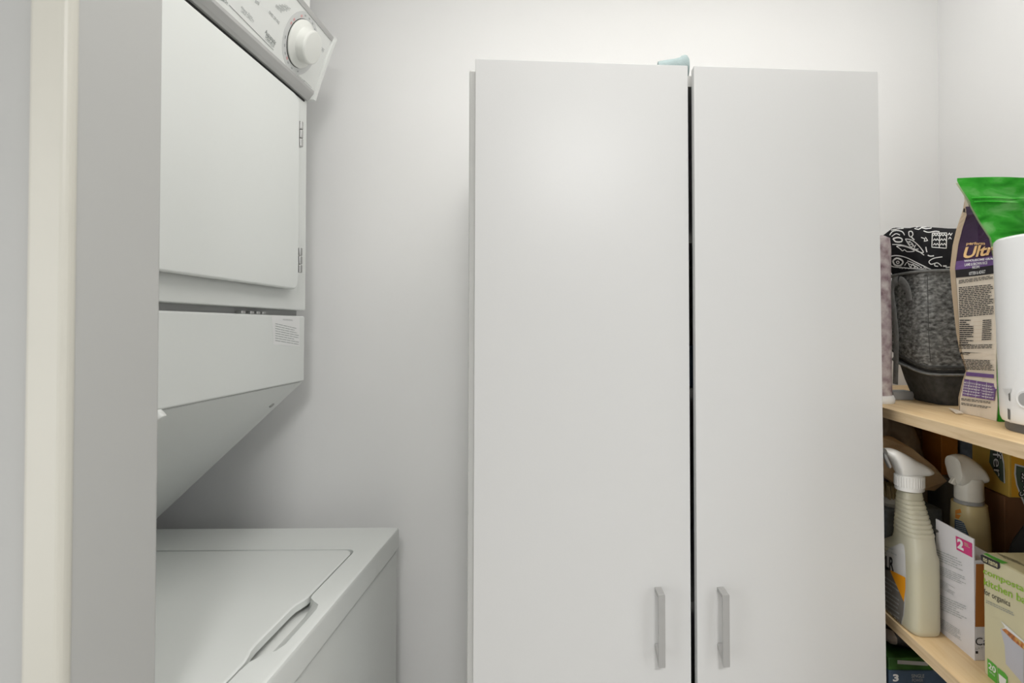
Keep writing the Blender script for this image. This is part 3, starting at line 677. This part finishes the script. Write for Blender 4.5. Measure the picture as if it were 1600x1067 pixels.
for i in range(6): printed('printed_line', QUAD, (1522, 503 + i * 6), (1536, 502.5 + i * 6), (1522, 502.6 + i * 6), pbs, M['kraftedge'], pf, 0.0014)
printed('printed_bar', grid(4, 2), (1510.5, 587), (1554, 591), (1510.5, 581), pbs, M['violet'], pf, 0.0012)
printed('printed_table', grid(6, 8), (1504.5, 618), (1555, 626), (1508, 592), pbs, M['violet'], pf, 0.0012)
for f in (0.18, 0.42, 0.75): printed('table_rule', grid(1, 6), (1504.5 + 50 * f, 618 + 8 * f), (1504.9 + 50 * f, 618 + 8 * f), (1508 + 47 * f, 592 + 7 * f), pbs, M['white'], pf, 0.0016)
for i in range(1, 6): printed('table_rule', grid(6, 1), (1504.5 + 0.5 * i, 618 - 4.4 * i), (1555, 626 - 4.4 * i), (1504.5 + 0.5 * i, 617.7 - 4.4 * i), pbs, M['white'], pf, 0.0016)
for i in range(5): gl(1, (1506 + i * 0.4, 616 - 4.3 * i), (1554, 623.5 - 4.3 * i), (1506 + i * 0.4, 614.3 - 4.3 * i), 40 + i, M['white'], 0.6, 0.9, 0.06)
gl(2, (1503, 626), (1552, 632), (1503, 622), 18); gl(2, (1503, 633), (1550, 640), (1503, 629), 19)
printed('printed_mark', QUAD, (1506.5, 331.5), (1511, 331.5), (1507.5, 325.5), pbs, M['blackp'], pf, 0.0016)
q = [Vector((xat(1497, 0.884), 0.884, Z1 + 0.002)), Vector((xat(1481, 0.905), 0.905, Z1 + 0.003)), Vector((xat(1492, 0.862), 0.862, Z1 + 0.001)), Vector((xat(1504, 0.858), 0.858, Z1 + 0.0015))]
obj('bottom_flap', prism([q[0], q[1], q[2], q[3]], (0, 0, 0.0015)), M['kraft'], pf)
# green front panel with bulges, its side fins and zip ridges
NX = 22; vsr = []
for z in zs + [1.5965]:
    Bk, Fr = side_row(min(z, 1.592)); k = max(0, (z - 1.50) / 0.095); xr = 0.832 + 0.03 * k; row = []
    for i in range(NX + 1):
        f = i / NX; x = Fr.x - 0.001 + (xr - Fr.x) * f
        bul = 0.0035 + 0.003 * math.sin(math.pi * f) * (1 - k) + 0.0035 * math.sin(x * 95 + z * 60) * math.sin(z * 120 + 2 * f) * min(1, f * 5) * (0.3 + (1 - abs(2 * k - 1)) if k > 0 else 0.3)
        rdg = 0.0022 * math.exp(-((z - 1.567) / 0.0016) ** 2) + 0.0022 * math.exp(-((z - 1.561) / 0.0016) ** 2) if z > 1.55 else 0
        row.append(Vector((x, Fr.y - 0.0015 - bul - rdg, z + (0.003 * math.sin(f * 6 + 0.4) if z > 1.59 else 0))))
    vsr.append(row)
gz = [0.0]
bm = bmesh.new(); loft(vsr, False, bm, close=False)
ex = bmesh.ops.solidify(bm, geom=bm.faces[:], thickness=0.0009)
gp = obj('green_front', bm, M['green'], pf, True)
bm = bmesh.new()
for zz in (1.5665, 1.5605):
    Bk, Fr = side_row(zz); tube([(Fr.x + 0.004 + (0.85 - Fr.x) * i / 14, Fr.y - 0.0082 - 0.0004 * math.sin(i), zz + 0.0008 * math.sin(i * 1.3)) for i in range(15)], 0.0012, 6, bm)
obj('zip_ridge', bm, M['green'], pf, True)
vs = []; 
for z in zs[:18]:
    _, Fr = side_row(z); vs.append([Fr + Vector((-0.0005, -0.0022, 0)), Fr + Vector((0.012, -0.0052, 0))])
obj('grass_print', loft(vs, False, close=False), M['greengrass'], pf)

# white appliance
dv = thing('white_appliance', (0.633, 0.712, Z1), 'glossy white rounded appliance with slots standing in front of the pet food bag', 'appliance')
dc = Vector((0.633, 0.712, Z1))
obj('foot', lathe(dc, (0, 0, 1), [(0.060, 0), (0.061, 0.002), (0.061, 0.014), (0.058, 0.016)], 48), M['slate'], dv, True)
db = obj('shell', lathe(dc, (0, 0, 1), [(0.060, 0.011), (0.0645, 0.0125), (0.0665, 0.018), (0.0672, 0.03), (0.0685, 0.08), (0.0705, 0.16), (0.0722, 0.245), (0.0718, 0.254), (0.069, 0.257), (0.02, 0.258)], 64), M['device'], dv, True)
ds = bvh_of(db)
def slot(nm, pts, m, off=0.0006): return poly_print(nm, pts, ds, m, dv, off, 10, 3)
rec = mat('recess_shade', (0.62, 0.62, 0.615), 0.4, 0.4)  # grey for a flat patch that paints the shade of a recess
slot('recess', [(1566.5, 606), (1581, 607.5), (1580.5, 611), (1577, 615.5), (1574.5, 618), (1570, 613)], rec)
slot('slot', [(1576.6, 615), (1578.8, 613.5), (1579.2, 627), (1577, 625)], M['slate'], 0.0008)
slot('slot', [(1575.2, 638), (1578.6, 638.6), (1578.8, 656), (1575.6, 654.6)], M['slate'], 0.0008)
slot('recess', [(1569, 660), (1577, 661), (1583, 667), (1576, 669), (1569.5, 666)], M['white'], 0.0006)
q, n_ = ds(1603, 624)
bt = obj('button', lathe(q, n_, [(0.0125, -0.002), (0.0125, 0.001), (0.0105, 0.0016), (0.0095, 0.0008)], 32), M['device'], dv, True)
obj('button_grille', lathe(q, n_, [(0.0085, 0.0), (0.0085, 0.0014), (0.004, 0.0018)], 28), M['greybox'], bt, True)

# ---------------------------------------------------------------- lower shelf
def slices(tab, sc, ox, oy, Y, depth, n=20, e=2.3, tiltY=0.0):
    rings = []
    for i, (x, y0, y1) in enumerate(tab):
        a = P(ox + x / sc, oy + y0 / sc, Y); b = P(ox + x / sc, oy + y1 / sc, Y); hgt = (a - b).length / 2
        c = (a + b) / 2; c.y += tiltY * (x - tab[0][0]) / (tab[-1][0] - tab[0][0])
        dd_ = min(depth, hgt * 1.5 + 0.004) 
        rings.append(ring(c, (0, dd_, 0), (0, 0, hgt), n, e))
    return loft(rings)
bt1 = thing('spray_bottle', (0.548, 0.905, Z2), 'pale yellow spray bottle with white trigger and orange label at shelf edge', 'bottle')
bx, by = 0.5475, 0.905
# half width, near edge, far edge, height
bsec = [(0.021, 0.860, 0.949, 0.0), (0.0235, 0.857, 0.9525, 0.003), (0.0245, 0.856, 0.954, 0.010), (0.0245, 0.856, 0.954, 0.09), (0.0245, 0.8565, 0.9535, 0.112), (0.0243, 0.857, 0.951, 0.120), (0.0238, 0.858, 0.942, 0.127), (0.0235, 0.8595, 0.932, 0.133), (0.023, 0.862, 0.928, 0.142), (0.0225, 0.864, 0.927, 0.150)]
rib = []
zz = 0.150
for i in range(9):
    f = i / 8; hx = 0.0225 - 0.0055 * f; n0 = 0.864 + 0.024 * f; f1 = 0.927 - 0.003 * f
    rib += [(hx, n0, f1, zz), (hx + 0.0009, n0 - 0.0009, f1 + 0.0005, zz + 0.0028), (hx, n0, f1, zz + 0.0056)]; zz += 0.0066
allsec = bsec + rib + [(0.0165, 0.888, 0.923, zz + 0.002), (0.0155, 0.889, 0.921, zz + 0.006)]
def brings(secs, shrink=0.0): return [ring((bx, (n0 + f1) / 2, Z2 + z), (max(0.003, hx - shrink), 0, 0), (0, (f1 - n0) / 2 - shrink, 0), 40, 4.5 if z < 0.125 else 3.0) for hx, n0, f1, z in secs]
b1 = obj('bottle_body', loft(brings(allsec)), M['bottle'], bt1, True)
obj('liquid', loft(brings([(0.021, 0.860, 0.949, 0.002), (0.0245, 0.856, 0.954, 0.010), (0.0245, 0.856, 0.954, 0.099)], 0.0007)), M['liquid'], bt1, True)
zcap = Z2 + zz
cc = (0.547, by, 0)
ct, cb_ = P(1420, 744, 0.89).z, P(1420, 769, 0.89).z
bm = lathe((0.547, by, cb_), (0, 0, 1), [(0.0205, 0), (0.0218, 0.001), (0.0215, ct - cb_ - 0.001), (0.020, ct - cb_)], 36)
for i in range(36):
    a = 2 * math.pi * i / 36; x, y = 0.547 + 0.0218 * math.cos(a), by + 0.0218 * math.sin(a)
    tube([(x, y, cb_ + 0.007), (x, y, ct - 0.002)], 0.0009, 5, bm)
obj('collar', bm, M['sprayer'], bt1, True)
tab = [(85, 305, 360), (100, 309, 382), (150, 308, 425), (185, 311, 470), (230, 325, 565), (260, 338, 640), (330, 370, 660), (420, 424, 662), (490, 465, 655), (530, 486, 634), (570, 510, 630), (605, 532, 624), (630, 550, 618), (645, 564, 611), (653, 577, 603)]
obj('trigger_head', slices(tab, 7.625, 1370, 660, by, 0.0165), M['sprayer'], bt1, True)
obj('trigger', prism([P(1381.5, 708, by - 0.004), P(1386, 710, by - 0.004), P(1394, 730, by - 0.004), P(1391, 732, by - 0.004), P(1383, 716, by - 0.004)], (0, 0.009, 0), 0.001, 1), M['greybox'], bt1)
s1 = bvh_of(b1)
lab = [(1380, 866), (1392, 855), (1408, 848.5), (1413, 851), (1415, 870), (1416, 900), (1415.5, 930), (1413, 960), (1409, 974), (1405, 976.5), (1397, 973), (1388, 966), (1380, 958)]
poly_print('label_back', lab, s1, M['labelw'], bt1, 0.0004, 40, 8)
poly_print('label_grey_field', [(1380, 884), (1391, 889), (1404, 912), (1413.5, 940), (1412, 961), (1408.5, 973), (1404.5, 975.5), (1397, 972), (1388, 965), (1380, 956)], s1, M['labelg'], bt1, 0.0007, 40, 8)
poly_print('label_orange_field', [(1391, 890), (1415.5, 902), (1415.5, 920), (1413, 940)], s1, M['labelo'], bt1, 0.0010, 24, 5)
printed('lettering', glyphs('CLR', 0.03), (1376, 888), (1397.5, 893), (1376, 866), s1, M['blackp'], bt1, 0.0010)
printed('lettering', glyphs('calcium lime', 0.02), (1374, 856), (1402, 868.5), (1374, 853), s1, M['inkp'], bt1, 0.0010)
printed('lettering', glyphs('rust remover', 0.01), (1374, 851), (1397, 860), (1374, 848.5), s1, M['inkp'], bt1, 0.0010)
printed('text_lines', text_lines(8, 21, 0.35, 0.5, 0.16), (1382, 955), (1406, 972), (1382, 899), s1, M['greybox'], bt1, 0.0010, kind='stuff')

# white hang-tab box
wb = thing('retail_box', (0.595, 0.855, Z2), 'white hang-tab box with pink two-pack flash between the bottle and green-lettered box', 'box')
obj('carton', box(0.578, 0.618, 0.7995, 0.853, Z2, 1.035, 0.0008, 1), M['cardw'], wb)
bp2 = plane((0.5772, 0, 0), (-1, 0, 0))
z_t = lambda y: 1.066
obj('hang_panel', box(0.5765, 0.5782, 0.7995, 0.884, Z2, 1.066), M['cardw'], wb)
b3 = plane((0.5764, 0, 0), (-1, 0, 0))
poly_print('hang_hole', [(1453, 819), (1457, 820), (1459, 825), (1466, 828), (1467.5, 831.5), (1463, 832), (1455, 827)], b3, M['slate'], wb)
poly_print('pink_flash', [(1493.5, 837), (1519.3, 849), (1519.3, 871), (1495, 858.5)], b3, M['magenta'], wb)
printed('lettering', glyphs('2', 0.05), (1496.5, 856), (1506.5, 861), (1496, 840), b3, M['white'], wb, 0.0007)
printed('text_lines', text_lines(3, 31, 0.4, 0.7, 0.3), (1507.5, 853), (1516, 857.5), (1507, 847), b3, M['cream'], wb, 0.0007, kind='stuff')
for bl, br, tl, n_, sd, mw in (((1465, 877), (1505, 895), (1463, 858), 5, 32, .8), ((1465, 897), (1510, 918), (1464, 882), 5, 33, .8), ((1467, 917), (1493, 933), (1466, 903), 6, 34, .6), ((1467, 952), (1511, 973), (1466, 928), 7, 35, .6), ((1468, 980), (1503, 1003), (1466, 963), 6, 36, .6)):
    printed('text_lines', text_lines(n_, sd, 0.32, mw, 0.12), bl, br, tl, b3, M['inkp'], wb, 0.0006, kind='stuff')
f4 = plane((0, 0.7992, 0), (0, -1, 0))
printed('rust_panel', QUAD, (1523.5, 979), (1540, 979), (1524.5, 881), f4, M['rust'], wb)
printed('lettering', glyphs('Ca', 0.0), (1524, 1008), (1543, 1008), (1524, 996), f4, M['blackp'], wb)
printed('lettering', glyphs('LAT', 0.0), (1524, 1014.5), (1536, 1014.5), (1524, 1011), f4, M['inkp'], wb)
printed('printed_mark', QUAD, (1524, 1021), (1528, 1021), (1524, 1017), f4, M['blackp'], wb)

# cream box with green lettering
kb_ = thing('bag_box', (0.615, 0.70, Z2), 'cream box with green lettering on the lower shelf at the right edge', 'box')
obj('carton', box(0.5695, 0.660, 0.6235, 0.7710, Z2, 1.058, 0.001, 1), M['cream'], kb_)
obj('carton_top', box(0.571, 0.6585, 0.625, 0.7695, 1.0582, 1.0588), M['creamtop'], kb_)
f5 = plane((0.5694, 0, 0), (-1, 0, 0)); f6 = plane((0, 0, 1.0589), (0, 0, 1))
poly_print('black_flash', [(1532.5, 867), (1535, 866), (1562.5, 879), (1563, 887), (1560, 889.5), (1537, 879), (1533.5, 875)], f5, M['blackp'], kb_)
printed('lettering', glyphs('no name', 0.02), (1537, 876.5), (1559.5, 887), (1537, 870.5), f5, M['creamtop'], kb_, 0.0007)
poly_print('green_flash', [(1536, 865.5), (1542, 864.5), (1576, 880), (1565, 881)], f6, M['leafg'], kb_)
gx = [(1547, 868.5, 'NEW'), (1560, 874.5, '20')]
printed('text_lines', text_lines(2, 41, 0.6, 0.9, 0.3), (1549, 868.7), (1571, 878.5), (1546, 866.3), f6, M['white'], kb_, 0.0006, kind='stuff')
printed('text_lines', text_lines(5, 42, 0.45, 0.8, 0.15), (1570, 873), (1612, 890), (1555, 863), f6, M['blackp'], kb_, 0.0006, kind='stuff')
def kt(s, bl, br, tl, m, wt=0.0): printed('lettering', glyphs(s, wt), bl, br, tl, f5, m, kb_, 0.0006)
_n = 0
kt('compostable', (1537, 898.5), (1622, 938.5), (1537, 886.5), M['limeg'], 0.012)
kt('kitchen bags', (1538, 917), (1618, 955.5), (1538, 902.5), M['limeg'], 0.012)
kt('for organics', (1538, 930.5), (1579, 951), (1538, 919), M['blackp'], 0.0)
printed('text_lines', text_lines(2, 43, 0.4, 0.95, 0.08), (1541, 943), (1585, 964), (1541, 937), f5, M['ink'], kb_, 0.0006, kind='stuff')
poly_print('bin_picture', [(1563.5, 982), (1565, 981), (1600, 1012), (1600, 1070), (1572, 1037), (1570, 1008)], f5, M['bin'], kb_)
poly_print('liner_picture', [(1563.5, 969), (1602, 1003), (1602, 1016), (1566, 983), (1571, 980)], f5, M['white'], kb_, 0.0006)
poly_print('scraps_picture', [(1566, 983), (1572, 982), (1602, 1006), (1602, 1016), (1584, 1001)], f5, M['food'], kb_, 0.0008)
poly_print('green_flash', [(1543, 1028), (1549, 1033), (1557.5, 1040.5), (1559, 1070), (1544, 1057)], f5, M['leafg'], kb_)
poly_print('green_flash', [(1558.5, 1042), (1570, 1051), (1575, 1058), (1575, 1086), (1560, 1071)], f5, M['leafg'], kb_)
kt('20', (1545, 1043.5), (1556.5, 1053), (1545, 1034), M['white'], 0.02)
kt('BAGS', (1547, 1050), (1555, 1057), (1547, 1047.5), M['white'])
poly_print('shield_picture', [(1561, 1052), (1573, 1062), (1572, 1075), (1567, 1078), (1562, 1066)], f5, M['white'], kb_, 0.0007)

# second spray bottle
b2 = thing('spray_bottle', (0.645, 0.905, Z2), 'amber spray bottle with cream rounded head standing behind the white box', 'bottle')
Yb = 0.905; cx2 = P(1514, 780, Yb).x
sec2 = [(0.028, 0.0), (0.030, 0.004), (0.030, 0.05), (0.0295, 0.066), (0.0268, 0.072), (0.0262, 0.078), (0.0256, 0.10), (0.0245, 0.13), (0.0225, 0.15)]
ztop = P(1514, 785, Yb).z - Z2; rgs = []
for i, (r_, z) in enumerate(sec2):
    zz2 = z * ztop / 0.15; lean = 0.006 * (1 - zz2 / ztop)
    rgs.append(ring((cx2 + lean, Yb, Z2 + zz2), (r_, 0, 0), (0, r_ * 1.15, 0), 32, 2.4))
ab = obj('bottle_body', loft(rgs), M['amber'], b2, True)
obj('neck_ring', lathe((cx2, Yb, P(1514, 784, Yb).z - 0.004), (0, 0, 1), [(0.021, 0), (0.0215, 0.002), (0.021, 0.008)], 28), M['greybox'], b2, True)
zc0, zc1 = P(1514, 780, Yb).z, P(1514, 745, Yb).z
obj('collar', lathe((cx2, Yb, zc0), (0, 0, 1), [(0.0195, 0), (0.021, 0.002), (0.0205, zc1 - zc0)], 36), M['cap2'], b2, True)
tab = [(40, 285, 300), (46, 277, 420), (60, 268, 500), (90, 263, 530), (130, 266, 545), (170, 283, 535), (210, 310, 515), (245, 342, 505), (270, 372, 502), (290, 408, 496), (301, 436, 484), (305, 452, 470)]
obj('trigger_head', slices(tab, 5.333, 1480, 660, Yb, 0.0195, 24, 2.2), M['cap2'], b2, True)
obj('trigger', prism([P(1486, 755, Yb - 0.004), P(1492, 746, Yb - 0.004), P(1495, 758, Yb - 0.004), P(1490, 757.5, Yb - 0.004)], (0, 0.008, 0), 0.001, 1), M['cap2'], b2)
sa = bvh_of(ab)
poly_print('label', [(1492, 811), (1499, 812), (1506, 816), (1514, 836), (1515, 850), (1492, 836)], sa, M['navy'], b2, 0.0005, 14, 4)
printed('text_lines', text_lines(6, 51, 0.35, 0.6, 0.3), (1495, 833), (1510, 836), (1494, 814), sa, M['inkp'], b2, 0.0008, kind='stuff')
poly_print('orange_mark', [(1493, 796), (1501, 795), (1503, 803), (1498, 811), (1493, 809)], sa, M['rustbox'], b2, 0.0005, 8, 3)

# brown carton and the mustard box lying on it
cx_ = obj('cardboard_carton', box(0.712, 0.862, 0.915, 1.005, Z2, 1.0925, 0.001, 1), M['brown'], None, False, (0.787, 0.96, Z2)); tag(cx_, 'dark brown cardboard carton on the lower shelf under the mustard box', 'box')
sw = thing('duster_box', (0.79, 0.97, 1.0925), 'mustard and orange refill box lying under the upper shelf', 'box')
mt = rot_at(0.712, 0.905, -4)
zb_ = 1.0930
bm = box(0.712, 0.862, 0.905, 1.00, zb_, 1.20, 0.003, 2, mt)
obj('carton', bm, M['gold'], sw, True)
fr = mt @ Vector((0.712, 0.905, 0)); nfr = (mt.to_3x3() @ Vector((0, -1, 0))); nlf = (mt.to_3x3() @ Vector((-1, 0, 0)))
pfr = plane(fr, nfr); plf = plane(fr, nlf)
e0 = mt @ Vector((0.716, 0.9047, zb_ + 0.002)); e1 = mt @ Vector((0.860, 0.9047, zb_ + 0.002)); up3 = Vector((0, 0, 0.104))
obj('orange_face', ([e0, e1, e1 + up3, e0 + up3], [(0, 1, 2, 3)]), M['orange'], sw)
poly_print('grey_patch', [(1560.5, 695), (1563, 700), (1568, 715), (1571, 735), (1571, 756), (1563, 750), (1553, 735), (1546, 722), (1548, 700)], plf, M['grunge'], sw, 0.0006)
printed('lettering', glyphs('Swiffer', 0.045), (1549, 652), (1554, 745), (1563, 652), plf, M['blackp'], sw, 0.0012)
printed('lettering', glyphs('Swiffer', 0.0), (1549.7, 653), (1554.7, 743.5), (1562.3, 653), plf, M['white'], sw, 0.0016)
poly_print('white_edge', [(1562, 697), (1566, 705), (1570, 722), (1571.5, 755), (1569.5, 755), (1568.5, 725), (1564, 706)], plf, M['white'], sw, 0.0010)
poly_print('white_edge', [(1585, 724), (1600, 728), (1600, 790), (1594, 776), (1587, 757), (1584, 740)], pfr, M['white'], sw, 0.0009)
poly_print('grey_patch', [(1587, 727), (1602, 731), (1602, 786), (1595, 773), (1589, 757), (1586.5, 740)], pfr, M['grunge'], sw, 0.0012)
printed('lettering', glyphs('Swiffer', 0.045), (1606, 777), (1612, 722), (1590, 776), pfr, M['blackp'], sw, 0.0015)
printed('lettering', glyphs('Swiffer', 0.0), (1605, 775.5), (1611, 724), (1591.5, 774.5), pfr, M['white'], sw, 0.0018)

# black nylon pouch, dark bin, smoky plastic bag, tan paper, orange carton, blue-grey cloth, stack by the cabinet
def lump(cx, cy, z0, hx, hy, hz, seed, e=3.0, amp=0.08, n=28, k=9):
    r = random.Random(seed); ph = [r.random() * 6.28 for _ in range(6)]; rings = []
    for i in range(k + 1):
        t = i / k; s = (1 - abs(2 * t - 1) ** 2.6) ** (1 / 2.6) if 0 < t < 1 else 0.55
        s = max(s, 0.55 if t < 0.5 else 0.3)
        rg = []
        for j, p in enumerate(ring((0, 0, 0), (hx * s, 0, 0), (0, hy * s, 0), n, e)):
            a = 2 * math.pi * j / n
            f = 1 - amp + amp * (math.sin(3 * a + ph[0] + 4 * t) * 0.5 + math.sin(5 * a + ph[1] - 7 * t) * 0.35)
            rg.append(Vector((cx + p.x * f, cy + p.y * f, z0 + 2 * hz * t * (1 if t < 0.5 else 1 - 0.1 * amp * math.sin(2 * a + ph[2])))))
        rings.append(rg)
    return loft(rings)
t = obj('pouch', lump(0.735, 0.822, Z2, 0.078, 0.042, 0.100, 5, 4.0, 0.05), M['blackbag'], None, True, (0.735, 0.822, Z2)); tag(t, 'black nylon pouch on the lower shelf behind the cream box', 'pouch')
t = thing('storage_bin', (0.75, 1.10, Z2), 'dark grey plastic bin at the back of the lower shelf', 'bin')
obj('body', loft([rr_ring(0.688, 0.845, 1.026, 1.10, Z2, 6), rr_ring(0.684, 0.85, 1.022, 1.105, 1.085, 6)]), mat('bin_plastic', (0.24, 0.235, 0.22), 0.45, 0.4), t, True)
obj('rim', loft([rr_ring(0.681, 0.853, 1.019, 1.108, 1.084, 6), rr_ring(0.680, 0.854, 1.018, 1.109, 1.094, 6)]), mat('bin_rim', (0.26, 0.255, 0.24), 0.45, 0.4), t, True)
t = obj('orange_carton', box(0.690, 0.722, 1.04, 1.10, 1.0945, 1.19, 0.001, 1), M['rustbox'], None, False, (0.706, 1.07, 1.0945)); tag(t, 'orange-brown carton standing on the dark bin', 'box')
t = obj('folded_cloth', lump(0.774, 1.066, 1.0945, 0.047, 0.038, 0.056, 9, 2.6, 0.12), M['bluegrey'], None, True, (0.774, 1.066, 1.0945)); tag(t, 'blue-grey bundled cloth on the dark bin beside the orange-brown carton', 'cloth')
t = obj('slate_box', box(0.5385, 0.640, 0.963, 1.013, Z2, 1.055, 0.002), M['bluegrey'], None, False, (0.59, 0.988, Z2)); tag(t, 'slate blue box behind the yellow spray bottle', 'box')
br = thing('scrub_brush', (0.575, 0.989, 1.055), 'scrubbing brush with straw bristles lying on the slate blue box', 'brush')
obj('brush_block', loft([rr_ring(0.548, 0.605, 0.968, 1.010, 1.055, 3), rr_ring(0.545, 0.608, 0.965, 1.013, 1.062, 3), rr_ring(0.55, 0.603, 0.969, 1.009, 1.070, 3)]), M['white'], br, True)
bm = bmesh.new(); r = random.Random(3)
for i in range(9):
    for j in range(8):
        x = 0.553 + i * 0.0058; y = 0.972 + j * 0.0048
        tube([(x, y, 1.069), (x + r.uniform(-.003, .003), y + r.uniform(-.003, .003), 1.092)], 0.0018, 5, bm)
o = obj('bristles', bm, M['bristle'], br); o['kind'] = 'stuff'
# smoky plastic bag filling the back
t = obj('plastic_bag', lump(0.612, 1.10, Z2, 0.068, 0.078, 0.162, 12, 3.2, 0.08, 40, 16), M['film'], None, True, (0.612, 1.10, Z2)); tag(t, 'crumpled smoky plastic bag behind the tan packet on the lower shelf', 'bag')
pts = [P(1376, 682, 0.972), P(1398, 684, 0.972), P(1424, 700, 0.972), P(1455, 726, 0.972), P(1481, 752, 0.972), P(1462, 768, 0.972), P(1438, 764, 0.972), P(1400, 758, 0.972), P(1376, 740, 0.972)]
rings = []
for k, (dy, sc) in enumerate(((-0.004, 0.97), (0.0, 1.0), (0.012, 1.0), (0.016, 0.97))):
    c = sum(pts, Vector()) / len(pts); rings.append([c + (p - c) * sc + Vector((0, dy + 0.006 * math.sin(i * 1.7), 0)) for i, p in enumerate(pts)])
t = obj('paper_packet', loft(rings), M['tan'], None, False, (0.58, 0.975, 1.094)); tag(t, 'folded tan paper packet leaning behind the yellow spray bottle head', 'packet')

# ---------------------------------------------------------------- shelf below
t = thing('navy_box', (0.585, 0.97, Z3), 'navy blue box marked 3 on the third shelf', 'box')
zn = P(1400, 1048, 0.925).z
obj('carton', box(0.5215, 0.65, 0.925, 1.03, Z3, zn, 0.001, 1), M['navy'], t)
fn = plane((0, 0.9248, 0), (0, -1, 0))
printed('lettering', glyphs('3', 0.04), (1395, 1064.5), (1404, 1064.5), (1395, 1053), fn, M['white'], t)
printed('lettering', glyphs('SINGLE', 0.0), (1424, 1058.5), (1444, 1058.5), (1424, 1053), fn, M['inkp'], t)
printed('lettering', glyphs('POWER', 0.0), (1425, 1065), (1442, 1065), (1425, 1060), fn, M['greybox'], t)
zg = zn + 0.021
t = thing('green_pack', (0.585, 0.97, zn), 'flat dark green pack lying on the navy box', 'box')
obj('carton', box(0.5215, 0.645, 0.926, 1.03, zn, zg, 0.002), mat('dark_green_card', (0.03, 0.10, 0.02), 0.5, 0.4, noise=0.4, nscale=40), t)
fg = plane((0, 0.9258, 0), (0, -1, 0))
printed('strip', QUAD, (1402, 1037), (1450, 1040), (1402, 1031), fg, M['greybox'], t)
t = vp_ = obj('vinyl_pouch', lump(0.585, 0.985, zg, 0.062, 0.056, 0.027, 21, 3, 0.06), M['blackbag'], None, True, (0.585, 0.985, zg)); tag(t, 'black pouch squeezed under the lower shelf on the green pack', 'pouch')
poly_print('patch', [(1379, 985), (1386, 982), (1396, 986), (1402, 998), (1401, 1012), (1394, 1020), (1384, 1020), (1379, 1012)], bvh_of(vp_), M['beige'], vp_, 0.0012, 10, 5)
